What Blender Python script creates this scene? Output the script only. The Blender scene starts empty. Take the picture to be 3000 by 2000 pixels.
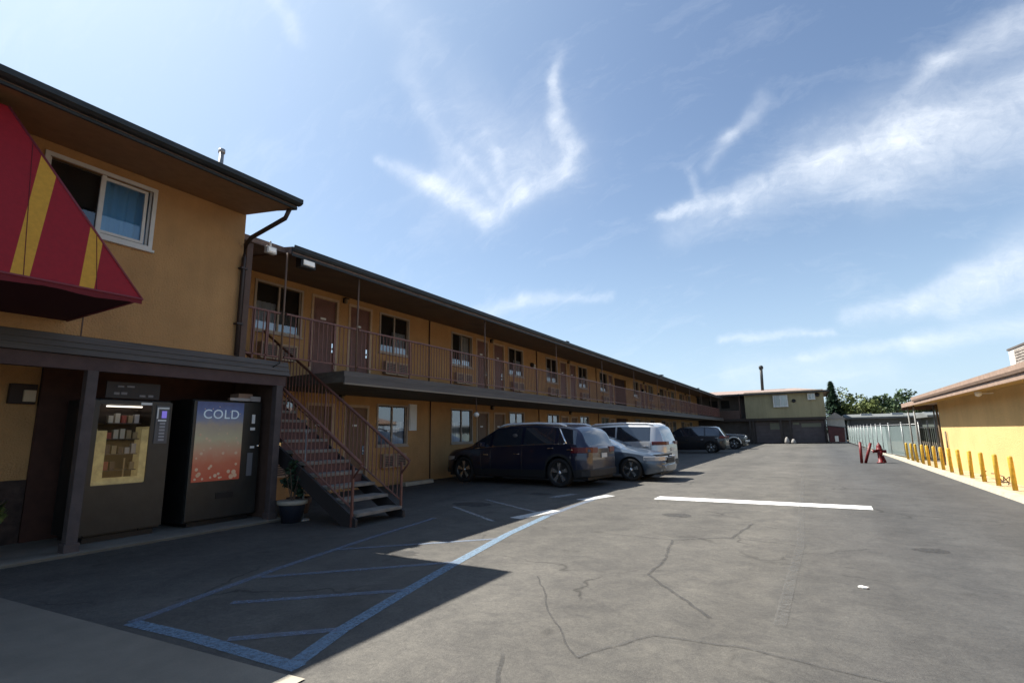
import bpy, bmesh, math, random
from mathutils import Vector, Matrix
random.seed(7)
sc = bpy.context.scene
C = sc.collection
PI = math.pi

# ------------------------------------------------------------------ materials
MATS = {}
def mat(name, col, rough=0.8, metal=0.0, var=0.0, scale=6.0, bump=0.0, bscale=60.0, spec=0.4, coat=0.0, emit=None, col2=None, stretch=(1, 1, 1), streak=0.0):
    if name in MATS: return MATS[name]
    m = bpy.data.materials.new(name); m.use_nodes = True
    nt = m.node_tree; b = nt.nodes['Principled BSDF']
    b.inputs['Base Color'].default_value = (*col, 1)
    b.inputs['Roughness'].default_value = rough
    b.inputs['Metallic'].default_value = metal
    b.inputs['Specular IOR Level'].default_value = spec
    b.inputs['Coat Weight'].default_value = coat
    b.inputs['Coat Roughness'].default_value = 0.04
    tc = nt.nodes.new('ShaderNodeTexCoord'); mp = nt.nodes.new('ShaderNodeMapping')
    mp.inputs['Scale'].default_value = stretch
    nt.links.new(tc.outputs['Object'], mp.inputs['Vector'])
    if var > 0 or col2:
        n = nt.nodes.new('ShaderNodeTexNoise'); n.inputs['Scale'].default_value = scale
        n.inputs['Detail'].default_value = 6; n.inputs['Roughness'].default_value = 0.62
        nt.links.new(mp.outputs[0], n.inputs['Vector'])
        r = nt.nodes.new('ShaderNodeValToRGB')
        a = [c * (1 - var) for c in (col2 or col)]; z = [min(1, c * (1 + var)) for c in col]
        r.color_ramp.elements[0].position = 0.36; r.color_ramp.elements[0].color = (*a, 1)
        r.color_ramp.elements[1].position = 0.66; r.color_ramp.elements[1].color = (*z, 1)
        nt.links.new(n.outputs['Fac'], r.inputs[0]); nt.links.new(r.outputs[0], b.inputs['Base Color'])
    if streak > 0:
        ms = nt.nodes.new('ShaderNodeMapping'); ms.inputs['Scale'].default_value = (2.6, 2.6, .22); nt.links.new(tc.outputs['Object'], ms.inputs[0])
        ns = nt.nodes.new('ShaderNodeTexNoise'); ns.inputs['Scale'].default_value = 1.6; ns.inputs['Detail'].default_value = 7; ns.inputs['Roughness'].default_value = .7
        nt.links.new(ms.outputs[0], ns.inputs[0])
        rs = nt.nodes.new('ShaderNodeValToRGB'); rs.color_ramp.elements[0].position = .40; rs.color_ramp.elements[1].position = .62
        rs.color_ramp.elements[0].color = (1 - streak, 1 - streak, 1 - streak, 1); nt.links.new(ns.outputs['Fac'], rs.inputs[0])
        mm = nt.nodes.new('ShaderNodeMix'); mm.data_type = 'RGBA'; mm.blend_type = 'MULTIPLY'; mm.inputs[0].default_value = 1
        nt.links.new(r.outputs[0], mm.inputs[6]); nt.links.new(rs.outputs[0], mm.inputs[7]); nt.links.new(mm.outputs[2], b.inputs['Base Color'])
    if bump > 0:
        n2 = nt.nodes.new('ShaderNodeTexNoise'); n2.inputs['Scale'].default_value = bscale
        n2.inputs['Detail'].default_value = 4
        nt.links.new(mp.outputs[0], n2.inputs['Vector'])
        bp = nt.nodes.new('ShaderNodeBump'); bp.inputs['Strength'].default_value = bump; bp.inputs['Distance'].default_value = 0.02
        nt.links.new(n2.outputs['Fac'], bp.inputs['Height']); nt.links.new(bp.outputs[0], b.inputs['Normal'])
    if emit:
        b.inputs['Emission Color'].default_value = (*emit[0], 1); b.inputs['Emission Strength'].default_value = emit[1]
    MATS[name] = m
    return m

STUCCO = mat('ochre_stucco', (.47, .262, .108), .92, var=.09, scale=1.3, bump=.9, bscale=38, streak=.06)
STUCCO2 = mat('sunny_stucco', (.62, .415, .175), .92, var=.08, scale=.9, bump=.8, bscale=38, streak=.05)
OLIVE = mat('olive_stucco', (.30, .262, .155), .92, var=.08, scale=.6, bump=.3, streak=.15)
SOFFIT = mat('brown_soffit', (.17, .10, .055), .85, var=.12, scale=2)
FASCIA = mat('dark_fascia', (.030, .034, .035), .6, var=.2, scale=3)
BROWN = mat('brown_trim', (.105, .062, .045), .7, var=.15, scale=5)
GREYTRIM = mat('grey_brown_trim', (.11, .095, .085), .75, var=.2, scale=6, stretch=(1, .2, 4))
SHINGLE = mat('shingle_roof', (.20, .14, .115), .95, var=.22, scale=9, bump=.6, bscale=30)
DOORM = mat('oxblood_door', (.17, .082, .066), .55, var=.12, scale=4)
DOORL = mat('tan_door', (.20, .115, .065), .6, var=.1, scale=4)
FRAME = mat('tan_frame', (.48, .34, .22), .6, var=.08, scale=7)
VINYL = mat('white_vinyl', (.62, .60, .56), .45, var=.04)
RAIL = mat('red_brown_rail', (.17, .07, .052), .5, var=.15, scale=9)
CONC = mat('concrete', (.30, .27, .23), .92, var=.16, scale=3, bump=.3, bscale=50)
CONCL = mat('pale_concrete', (.36, .325, .26), .92, var=.12, scale=3, bump=.3)
DECK = mat('deck_edge', (.13, .115, .095), .85, var=.22, scale=4, stretch=(1, .3, 3))
BLACK = mat('black_metal', (.012, .012, .013), .45)
DARKG = mat('dark_green_metal', (.02, .032, .028), .6)
WHITE = mat('white_paint', (.78, .77, .74), .5, var=.04)
YELLOW = mat('yellow_paint', (.52, .335, .04), .55, var=.2, scale=9)
REDP = mat('red_paint', (.13, .009, .011), .5, var=.25, scale=14)
CURT_REFL = mat('curtain_and_reflection', (.62, .62, .65), .9, var=.15, scale=9, stretch=(1, 6, .3))
CURTD = mat('dark_curtain', (.20, .20, .21), .9, var=.2, scale=9, stretch=(1, 6, .3))
CORE = mat('dark_interior', (.03, .028, .026), .95)
TYRE = mat('tyre_rubber', (.016, .016, .016), .85)
RIM = mat('alloy_rim', (.55, .55, .55), .25, metal=.9)
RUBBER = mat('black_plastic', (.02, .02, .021), .6)
CHROME = mat('chrome', (.8, .8, .8), .12, metal=1)
LAMPG = mat('lamp_glass', (.34, .35, .37), .1, spec=.9, coat=.6)
TAILL = mat('tail_lamp', (.10, .002, .006), .3, spec=.5)
GALV = mat('galvanised', (.33, .34, .34), .5, metal=.5, var=.15, scale=8)
BARK = mat('bark', (.10, .07, .05), .95, var=.3, scale=8)
SLAT = mat('pale_green_slat', (.22, .275, .27), .6, var=.12, scale=2, stretch=(8, 8, .3))
GREYROOF = mat('grey_far_roof', (.13, .14, .138), .85, var=.15, scale=.6)
CARPD = mat('garage_panel', (.085, .072, .065), .8, var=.2, scale=2)

def glassmat(name, tint, trans, rough=.03):
    m = bpy.data.materials.new(name); m.use_nodes = True
    nt = m.node_tree; nt.nodes.clear()
    o = nt.nodes.new('ShaderNodeOutputMaterial'); mx = nt.nodes.new('ShaderNodeMixShader')
    t = nt.nodes.new('ShaderNodeBsdfTransparent'); t.inputs[0].default_value = (*tint, 1)
    g = nt.nodes.new('ShaderNodeBsdfGlossy'); g.inputs['Roughness'].default_value = rough
    g.inputs['Color'].default_value = (.95, .97, 1, 1)
    f = nt.nodes.new('ShaderNodeFresnel'); f.inputs['IOR'].default_value = trans
    nt.links.new(f.outputs[0], mx.inputs[0]); nt.links.new(t.outputs[0], mx.inputs[1]); nt.links.new(g.outputs[0], mx.inputs[2])
    nt.links.new(mx.outputs[0], o.inputs[0])
    return m
GLASS = glassmat('window_glass', (.8, .84, .85), 2.4)
CARGLASS = mat('car_glass', (.02, .026, .036), .05, spec=1.0, coat=1.0)
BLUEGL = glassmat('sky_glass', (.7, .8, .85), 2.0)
CASEGL = glassmat('case_glass', (.85, .85, .82), 1.35)

def paint(name, col, metal=.4):
    return mat(name, col, .32, metal=metal, coat=.8, spec=.5)

# ------------------------------------------------------------------ mesh helpers
class MB:
    def __init__(s): s.b = bmesh.new(); s.mi = 0
    def face(s, pts, mi=None):
        vs = [s.b.verts.new(p) for p in pts]
        f = s.b.faces.new(vs); f.material_index = s.mi if mi is None else mi
        return f
    def box(s, x0, x1, y0, y1, z0, z1, mi=None):
        p = [(x0, y0, z0), (x1, y0, z0), (x1, y1, z0), (x0, y1, z0), (x0, y0, z1), (x1, y0, z1), (x1, y1, z1), (x0, y1, z1)]
        v = [s.b.verts.new(q) for q in p]
        for q in ((0, 3, 2, 1), (4, 5, 6, 7), (0, 1, 5, 4), (1, 2, 6, 5), (2, 3, 7, 6), (3, 0, 4, 7)):
            f = s.b.faces.new([v[i] for i in q]); f.material_index = s.mi if mi is None else mi
    def prism(s, prof, a0, a1, axis='y', mi=None):
        def P(u, w, a):
            return {'y': (u, a, w), 'x': (a, u, w), 'z': (u, w, a)}[axis]
        A = [s.b.verts.new(P(u, w, a0)) for u, w in prof]; B = [s.b.verts.new(P(u, w, a1)) for u, w in prof]
        n = len(prof); m = s.mi if mi is None else mi
        for i in range(n):
            f = s.b.faces.new((A[i], A[(i + 1) % n], B[(i + 1) % n], B[i])); f.material_index = m
        f = s.b.faces.new(A[::-1]); f.material_index = m
        f = s.b.faces.new(B); f.material_index = m
    def tube(s, pts, r, n=8, mi=None, caps=True, r2=None):
        pts = [Vector(p) for p in pts]; rings = []
        for i, p in enumerate(pts):
            d = (pts[min(i + 1, len(pts) - 1)] - pts[max(i - 1, 0)]).normalized()
            up = Vector((0, 0, 1)) if abs(d.z) < .95 else Vector((1, 0, 0))
            a = d.cross(up).normalized(); b = d.cross(a)
            rr = r if r2 is None else r + (r2 - r) * i / (len(pts) - 1)
            rings.append([s.b.verts.new(p + a * math.cos(t * 2 * PI / n) * rr + b * math.sin(t * 2 * PI / n) * rr) for t in range(n)])
        m = s.mi if mi is None else mi
        for A, B in zip(rings, rings[1:]):
            for t in range(n):
                f = s.b.faces.new((A[t], A[(t + 1) % n], B[(t + 1) % n], B[t])); f.material_index = m; f.smooth = n > 5
        if caps:
            f = s.b.faces.new(rings[0][::-1]); f.material_index = m
            f = s.b.faces.new(rings[-1]); f.material_index = m
    def lathe(s, prof, c=(0, 0, 0), axis='z', n=24, mi=None, smooth=True, caps=True):
        rings = []
        for r, h in prof:
            R = []
            for t in range(n):
                a = 2 * PI * t / n; u, w = math.cos(a) * r, math.sin(a) * r
                q = {'z': (u, w, h), 'y': (u, h, w), 'x': (h, u, w)}[axis]
                R.append(s.b.verts.new((q[0] + c[0], q[1] + c[1], q[2] + c[2])))
            rings.append(R)
        m = s.mi if mi is None else mi
        for A, B in zip(rings, rings[1:]):
            for t in range(n):
                f = s.b.faces.new((A[t], A[(t + 1) % n], B[(t + 1) % n], B[t])); f.material_index = m; f.smooth = smooth
        for R in ((rings[0], rings[-1]) if caps else ()):
            try: f = s.b.faces.new(R); f.material_index = m
            except Exception: pass
    def done(s, name, mats, parent=None, bevel=0, loc=None, rz=None, smooth=False):
        if not isinstance(mats, (list, tuple)): mats = [mats]
        bmesh.ops.recalc_face_normals(s.b, faces=s.b.faces)
        me = bpy.data.meshes.new(name); s.b.to_mesh(me); s.b.free()
        for m in mats: me.materials.append(m)
        if smooth:
            for p in me.polygons: p.use_smooth = True
        o = bpy.data.objects.new(name, me); C.objects.link(o)
        if parent: o.parent = parent
        if loc: o.location = loc
        if rz is not None: o.rotation_euler = (0, 0, rz)
        if bevel:
            mod = o.modifiers.new('bevel', 'BEVEL'); mod.width = bevel; mod.segments = 2; mod.limit_method = 'ANGLE'
        return o
def tag(o, label=None, cat=None, group=None, kind=None):
    if label: o['label'] = label
    if cat: o['category'] = cat
    if group: o['group'] = group
    if kind: o['kind'] = kind
    return o
def thing(name, label, cat, loc=(0, 0, 0), rz=0, group=None):
    o = bpy.data.objects.new(name, None); C.objects.link(o); o.empty_display_size = .2
    o.location = loc; o.rotation_euler = (0, 0, rz)
    return tag(o, label, cat, group)
def kids(o): return [c for c in bpy.data.objects if c.parent is o]
def copy_tree(o, parent=None):
    c = o.copy(); C.objects.link(c); c.parent = parent
    for ch in kids(o): copy_tree(ch, c)
    return c
def bx(name, m, parent, *a, bevel=0):
    b = MB(); b.box(*a); return b.done(name, m, parent, bevel)

# ------------------------------------------------------------------ ground
def ground_material():
    m = bpy.data.materials.new('asphalt'); m.use_nodes = True
    nt = m.node_tree; N = nt.nodes; Lk = nt.links; b = N['Principled BSDF']
    tc = N.new('ShaderNodeTexCoord')
    def noise(sc_, det, rough=.6, st=None, dist=0):
        n = N.new('ShaderNodeTexNoise'); n.inputs['Scale'].default_value = sc_; n.inputs['Detail'].default_value = det
        n.inputs['Roughness'].default_value = rough; n.inputs['Distortion'].default_value = dist
        if st:
            mp = N.new('ShaderNodeMapping'); mp.inputs['Scale'].default_value = st; Lk.new(tc.outputs['Object'], mp.inputs[0]); Lk.new(mp.outputs[0], n.inputs[0])
        else: Lk.new(tc.outputs['Object'], n.inputs[0])
        return n.outputs['Fac']
    def ramp(f, p0, c0, p1, c1):
        r = N.new('ShaderNodeValToRGB'); e = r.color_ramp.elements
        e[0].position = p0; e[0].color = (*c0, 1); e[1].position = p1; e[1].color = (*c1, 1); Lk.new(f, r.inputs[0]); return r.outputs[0]
    def mul(a, b_, f=1.0, mode='MULTIPLY'):
        x = N.new('ShaderNodeMix'); x.data_type = 'RGBA'; x.blend_type = mode
        x.inputs[0].default_value = f; Lk.new(a, x.inputs[6]); Lk.new(b_, x.inputs[7]); return x.outputs[2]
    base = ramp(noise(.35, 5, .6, (1, .5, 1)), .3, (.074, .072, .068), .7, (.112, .108, .102))
    mid = ramp(noise(1.6, 8, .7, None, .6), .35, (.80, .80, .80), .68, (1.14, 1.13, 1.10))
    c = mul(base, mid)
    fine = ramp(noise(70, 3, .7), .3, (.8, .8, .8), .7, (1.18, 1.18, 1.18)); c = mul(c, fine)
    coarse = ramp(noise(24, 5, .75), .36, (.86, .86, .87), .64, (1.12, 1.12, 1.12)); c = mul(c, coarse)
    marb = ramp(noise(4.2, 9, .78, None, 1.2), .38, (.84, .84, .85), .60, (1.10, 1.09, 1.07)); c = mul(c, marb)
    # the lane was repaved on its right half: darker, bluer mix
    sx = N.new('ShaderNodeSeparateXYZ'); Lk.new(tc.outputs['Object'], sx.inputs[0])
    ad = N.new('ShaderNodeMath'); ad.operation = 'MULTIPLY_ADD'; ad.inputs[1].default_value = .8; Lk.new(noise(.8, 5), ad.inputs[0]); Lk.new(sx.outputs['X'], ad.inputs[2])
    mr = N.new('ShaderNodeMapRange'); mr.inputs[1].default_value = -.25; mr.inputs[2].default_value = 1.6; Lk.new(ad.outputs[0], mr.inputs[0])
    rp = N.new('ShaderNodeMix'); rp.data_type = 'RGBA'; rp.inputs[6].default_value = (1.04, 1.02, .98, 1); rp.inputs[7].default_value = (.70, .74, .80, 1)
    Lk.new(mr.outputs[0], rp.inputs[0]); c = mul(c, rp.outputs[2])
    # tyre-worn bands running along the lane
    band = ramp(noise(.9, 2, .5, (1, .04, 1)), .35, (.86, .86, .87), .65, (1.08, 1.08, 1.08)); c = mul(c, band)
    # fine crack net, only in patches
    v = N.new('ShaderNodeTexVoronoi'); v.feature = 'DISTANCE_TO_EDGE'; v.inputs['Scale'].default_value = .42
    mpn = N.new('ShaderNodeTexNoise'); mpn.inputs['Scale'].default_value = 1.7; mpn.inputs['Detail'].default_value = 5
    Lk.new(tc.outputs['Object'], mpn.inputs[0])
    av = N.new('ShaderNodeVectorMath'); av.operation = 'MULTIPLY_ADD'
    Lk.new(mpn.outputs['Color'], av.inputs[0]); av.inputs[1].default_value = (.9, .9, 0); Lk.new(tc.outputs['Object'], av.inputs[2])
    Lk.new(av.outputs[0], v.inputs['Vector'])
    cr = ramp(v.outputs['Distance'], .002, (.48, .48, .48), .012, (1, 1, 1))
    gate = ramp(noise(.5, 3), .50, (0, 0, 0), .60, (1, 1, 1))
    gx = N.new('ShaderNodeMix'); gx.data_type = 'RGBA'; gx.inputs[6].default_value = (1, 1, 1, 1)
    Lk.new(gate, gx.inputs[0]); Lk.new(cr, gx.inputs[7]); c = mul(c, gx.outputs[2])
    # oil spots
    oil = ramp(noise(2.3, 2, .4), .70, (1, 1, 1), .76, (.62, .62, .62)); c = mul(c, oil, .7)
    Lk.new(c, b.inputs['Base Color']); b.inputs['Roughness'].default_value = .88; b.inputs['Specular IOR Level'].default_value = .3
    n2 = noise(95, 4, .7); bp = N.new('ShaderNodeBump'); bp.inputs['Strength'].default_value = .55; bp.inputs['Distance'].default_value = .012
    Lk.new(n2, bp.inputs['Height']); Lk.new(bp.outputs[0], b.inputs['Normal'])
    return m
b = MB(); b.face([(-600, -300, 0), (600, -300, 0), (600, 1500, 0), (-600, 1500, 0)])
tag(b.done('ground', ground_material()), kind='structure')
# concrete apron and walkway by the front block
SLABM = mat('apron_concrete', (.20, .175, .14), .93, var=.15, scale=1.4, bump=.4, bscale=70)
b = MB(); b.face([(-8.36, -8, .004), (-2.5, -8, .004), (-2.97, 2.33, .004), (-6.9, 2.09, .004), (-8.36, 2.05, .004)])
tag(b.done('pavement', SLABM), kind='structure')
b = MB(); b.face([(-2.5, -8, .008), (-2.36, -8, .008), (-2.83, 2.34, .008), (-2.968, 2.33, .008)])
tag(b.done('sunlit_strip', CONCL), kind='structure')  # sunlit edge of the apron, its brightness put into a paler colour
b = MB(); b.prism([(-11.2, 0), (-8.38, 0), (-8.36, .035), (-8.42, .05), (-11.2, .05)], -8, 6.3)
tag(b.done('walkway', mat('walk_concrete', (.20, .185, .155), .93, var=.15, scale=2, bump=.3)), kind='structure')
# kerb and strip on the right
b = MB(); b.prism([(3.33, 0), (3.36, .09), (3.5, .1), (3.5, 0)], 2, 62)
tag(b.done('kerb', CONCL), kind='structure')
b = MB(); b.face([(3.5, 2, .06), (4.2, 2, .06), (4.2, 62, .06), (3.5, 62, .06)])
tag(b.done('gravel_strip', mat('sandy_gravel', (.40, .32, .20), .95, var=.3, scale=22, bump=.8, bscale=60)), kind='structure')
b = MB(); b.face([(4.2, 25.1, .03), (60, 25.1, .03), (60, 140, .03), (3.5, 140, .03), (3.5, 62, .03), (4.2, 62, .03)])
tag(b.done('yard_ground', mat('yard_dirt', (.24, .20, .15), .95, var=.25, scale=1)), kind='structure')

# painted markings -----------------------------------------------------------
def wornpaint(name, col, wear):
    m = bpy.data.materials.new(name); m.use_nodes = True; nt = m.node_tree; b = nt.nodes['Principled BSDF']
    b.inputs['Base Color'].default_value = (*col, 1); b.inputs['Roughness'].default_value = .75
    t = nt.nodes.new('ShaderNodeBsdfTransparent'); mx = nt.nodes.new('ShaderNodeMixShader')
    n = nt.nodes.new('ShaderNodeTexNoise'); n.inputs['Scale'].default_value = 22; n.inputs['Detail'].default_value = 9; n.inputs['Roughness'].default_value = .8
    tc = nt.nodes.new('ShaderNodeTexCoord'); nt.links.new(tc.outputs['Object'], n.inputs[0])
    r = nt.nodes.new('ShaderNodeValToRGB'); r.color_ramp.elements[0].position = wear - .26; r.color_ramp.elements[1].position = wear + .30
    r.color_ramp.elements[1].color = (.93, .93, .93, 1)
    nt.links.new(n.outputs['Fac'], r.inputs[0]); nt.links.new(r.outputs[0], mx.inputs[0])
    nt.links.new(t.outputs[0], mx.inputs[1]); nt.links.new(b.outputs[0], mx.inputs[2])
    nt.links.new(mx.outputs[0], nt.nodes['Material Output'].inputs[0]); return m
BLUEM = wornpaint('worn_blue_paint', (.19, .29, .40), .43)
BLUEF = wornpaint('faded_blue_paint', (.18, .23, .32), .50)
WHITEM = wornpaint('road_white', (.62, .62, .60), .30)
WHITEF = wornpaint('faded_white', (.40, .41, .42), .50)
zc = [.004]
def strip(name, pts, w, m):
    b = MB(); pts = [Vector((x, y, 0)) for x, y in pts]; zc[0] += .00012; z = zc[0]
    L, R = [], []
    for i, p in enumerate(pts):
        d = (pts[min(i + 1, len(pts) - 1)] - pts[max(0, i - 1)]).normalized(); q = Vector((-d.y, d.x, 0)) * w / 2
        L.append((p + q).to_tuple()[:2] + (z,)); R.append((p - q).to_tuple()[:2] + (z,))
    for i in range(len(pts) - 1): b.face([L[i], R[i], R[i + 1], L[i + 1]])
    return tag(b.done(name, m), kind='structure')
strip('blue_line', [(-3.06, 2.40), (-3.27, 3.02), (-3.50, 4.05), (-3.74, 5.2), (-4.05, 6.88), (-4.26, 8.6)], .13, BLUEM)
strip('blue_line', [(-4.27, 8.62), (-4.34, 10.2), (-4.36, 12.1)], .12, BLUEF)
strip('blue_line', [(-4.93, 2.34), (-4.2, 2.40), (-3.0, 2.43)], .12, BLUEM)
strip('blue_line', [(-4.93, 2.34), (-5.15, 3.1), (-5.39, 4.02), (-5.73, 5.76), (-6.0, 7.6)], .10, BLUEF)
for a, c_ in [((-3.69, 5.18), (-5.23, 3.69)), ((-3.49, 4.05), (-4.68, 3.02)), ((-3.29, 3.02), (-3.88, 2.50)), ((-4.0, 6.5), (-5.55, 5.0))]:
    strip('hatch_line', [a, c_], .09, BLUEF)
for a, c_, w in [((-6.58, 8.95), (-4.85, 7.73), .09), ((-6.6, 10.2), (-4.6, 8.9), .09)]:
    strip('stall_line', [a, c_], w, WHITEF)
strip('stall_mark', [(-4.66, 8.15), (-4.43, 9.3)], .26, WHITEM)
strip('stall_mark', [(-4.56, 10.9), (-4.24, 11.95)], .28, WHITEM)
strip('stall_mark', [(-5.35, 11.1), (-5.15, 11.9)], .25, WHITEF)
strip('white_line', [(-3.16, 11.93), (-1, 11.9), (.82, 11.86)], .52, wornpaint('fresh_white', (.80, .79, .77), .05))
strip('white_line', [(-4.84, 58.3), (-.5, 58.8)], .5, WHITEF)
for yy in (21.5, 24.2, 27, 30, 33, 36):
    strip('stall_line', [(-8.3, yy), (-5.0, yy)], .1, WHITEF)
CRACK = wornpaint('crack_filler', (.04, .04, .04), .56)
def crack(pts, w=.035):
    P = []
    for (x0, y0), (x1, y1) in zip(pts, pts[1:]):
        n = max(3, int(math.hypot(x1 - x0, y1 - y0) / .12))
        for i in range(n): P.append((x0 + (x1 - x0) * i / n + random.uniform(-.015, .015), y0 + (y1 - y0) * i / n + random.uniform(-.015, .015)))
    P.append(pts[-1]); strip('crack', P, w * .75, CRACK)
OILM = wornpaint('oil_stain', (.03, .03, .032), .56)
def stain(x, y, r, seed):
    rn = random.Random(seed); b = MB(); zc[0] += .0001
    b.face([(x + r * rn.uniform(.7, 1.15) * math.cos(a * PI / 8), y + r * .8 * rn.uniform(.7, 1.15) * math.sin(a * PI / 8), zc[0]) for a in range(16)])
    tag(b.done('oil_stain', OILM), kind='structure')
for q, (x, y, r) in enumerate([(-6.4, 9.4, .45), (-5.9, 11.6, .3), (-4.6, 5.2, .22), (-2.2, 9.6, .28), (1.1, 8.1, .2), (-6.6, 22.8, .5), (-6.3, 25.6, .5), (-6.8, 28.3, .4)]): stain(x, y, r, q)
crack([(-1.79, 7.44), (-1.632, 6.4), (-1.61, 5.57), (-1.178, 4.99), (-.848, 4.54)], .045)
crack([(-1.79, 7.44), (-1.108, 7.92), (-.95, 9.2)], .05)
crack([(-1.944, 3.23), (-1.7, 2.7), (-1.6, 2.0)], .04)
crack([(-1.5, 3.4), (-1.146, 3.99), (-.6, 4.05), (.4, 3.9)], .03)
crack([(-2.9, 7.5), (-1.79, 7.44)], .03); crack([(-1.108, 7.92), (-.2, 7.7)], .03)
crack([(-2.6, 5.0), (-1.9, 3.9), (-1.5, 3.4)], .022)
strip('seam', [(-.45, 21), (-.368, 17.9), (-.33, 12.6), (-.27, 7.85), (-.33, 5.86), (-.36, 4.6)], .09, wornpaint('pale_seam', (.15, .147, .14), .66))

# ------------------------------------------------------------------ wall with holes
def holed_wall(b, X, y0, y1, z0, z1, holes, depth=.1, side=1):
    ys = sorted({y0, y1, *[h[0] for h in holes], *[h[1] for h in holes]}); zs = sorted({z0, z1, *[h[2] for h in holes], *[h[3] for h in holes]})
    for a, c_ in zip(ys, ys[1:]):
        for d, e in zip(zs, zs[1:]):
            my, mz = (a + c_) / 2, (d + e) / 2
            if any(h[0] < my < h[1] and h[2] < mz < h[3] for h in holes): continue
            b.face([(X, a, d), (X, c_, d), (X, c_, e), (X, a, e)])
    Xi = X - depth * side
    for h in holes:
        a, c_, d, e = h
        b.face([(X, a, d), (Xi, a, d), (Xi, a, e), (X, a, e)]); b.face([(X, c_, d), (Xi, c_, d), (Xi, c_, e), (X, c_, e)])
        b.face([(X, a, d), (X, c_, d), (Xi, c_, d), (Xi, a, d)]); b.face([(X, a, e), (X, c_, e), (Xi, c_, e), (Xi, a, e)])

XW = -11.2; DZ = 2.84
# prototypes (origin at the opening's near lower corner on the wall face)
def make_window(w, h, dark_left, parent, frame=VINYL, glass=GLASS, vertical=True, curt=CURT_REFL, curt2=CURTD, full=False):
    f = MB(); t = .055
    f.box(-.07, .025, -t, 0, -t, h + t); f.box(-.07, .025, w, w + t, -t, h + t)
    f.box(-.07, .025, 0, w, -t, 0); f.box(-.07, .025, 0, w, h, h + t)
    f.box(-.06, -.01, w / 2 - .025, w / 2 + .025, 0, h)
    f.box(-.05, -.02, 0.0, .03, 0, h); f.box(-.05, -.02, w - .03, w, 0, h)
    win = f.done('window', frame, parent)
    s = MB(); s.box(-.08, .06, -t - .02, w + t + .02, -t - .04, -t - .002); s.done('sill', frame, win)
    g = MB(); g.face([(-.04, .03, .0), (-.04, w - .03, 0), (-.04, w - .03, h), (-.04, .03, h)]); g.done('pane', glass, win)
    c = MB()
    def drape(y0, y1, z0, z1, mi):
        n = max(4, int((y1 - y0) / .04)); pr = None
        for i in range(n + 1):
            y = y0 + (y1 - y0) * i / n; x = -.13 + .018 * math.sin(i * 1.9) + .006 * math.sin(i * 4.1)
            if pr: c.face([(pr[0], pr[1], z0), (x, y, z0), (x, y, z1), (pr[0], pr[1], z1)], mi)
            pr = (x, y)
    half = w / 2
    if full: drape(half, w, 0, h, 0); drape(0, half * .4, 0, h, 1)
    elif dark_left: drape(half, w, 0, h * .60, 0); drape(0, half, 0, h * .5, 1)  # pale lower halves of the curtains stand in for bright reflections in the panes
    else: drape(0, half, 0, h * .62, 0); drape(half, w, 0, h * .5, 1)
    c.done('curtain_and_reflection', [curt, curt2], win)
    return win
def make_door(w, h, parent, dm):
    f = MB(); t = .075
    f.box(-.08, .02, 0, t, 0, h); f.box(-.08, .02, w - t, w, 0, h); f.box(-.08, .02, t, w - t, h - t, h)
    d = bpy.data.objects.new('door', None)
    leaf = MB(); leaf.box(-.09, -.05, t, w - t, .02, h - t)
    for z0, z1 in ((.25, 1.0), (1.12, h - .3)):
        leaf.box(-.05, -.042, t + .12, w - t - .12, z0, z1)
    door = leaf.done('door', dm, parent)
    f.done('door_frame', FRAME, door)
    hd = MB(); hd.lathe([(.0, -.05), (.028, -.05), (.028, -.02), (.02, 0), (.0, .0)], (0.02, w - t - .07, 1.0), 'x', 10); hd.box(-.05, -.035, w - t - .11, w - t - .03, .9, 1.15); hd.done('handle', CHROME, door)
    pl = MB(); pl.box(-.042, -.034, w / 2 - .11, w / 2 + .07, h * .735, h * .735 + .055); pl.done('number_plate', WHITE, door)
    kp = MB(); kp.box(-.05, -.044, t + .02, w - t - .02, .04, .2); kp.done('kick_plate', BROWN, door)
    return door
def make_ac(w, h, parent):
    a = MB(); a.box(0, .14, 0, w, 0, h); o = a.done('air_conditioner', mat('ac_tan', (.30, .20, .15), .6, var=.1), parent, bevel=.012)
    f = MB(); t = .035
    for y0, y1 in ((0, w * .46), (w * .54, w)):
        f.box(.14, .165, y0, y0 + t, 0, h); f.box(.14, .165, y1 - t, y1, 0, h); f.box(.14, .165, y0 + t, y1 - t, 0, t); f.box(.14, .165, y0 + t, y1 - t, h - t, h)
    f.done('trim', FRAME, o)
    g = MB()
    for y0, y1 in ((t + .01, w * .46 - t - .01), (w * .54 + t + .01, w - t - .01)):
        for k in range(6):
            z = t + .02 + k * (h - 2 * t - .03) / 6; g.box(.141, .155, y0, y1, z, z + .02)
    g.done('grille', BLACK, o)
    return o

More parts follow.
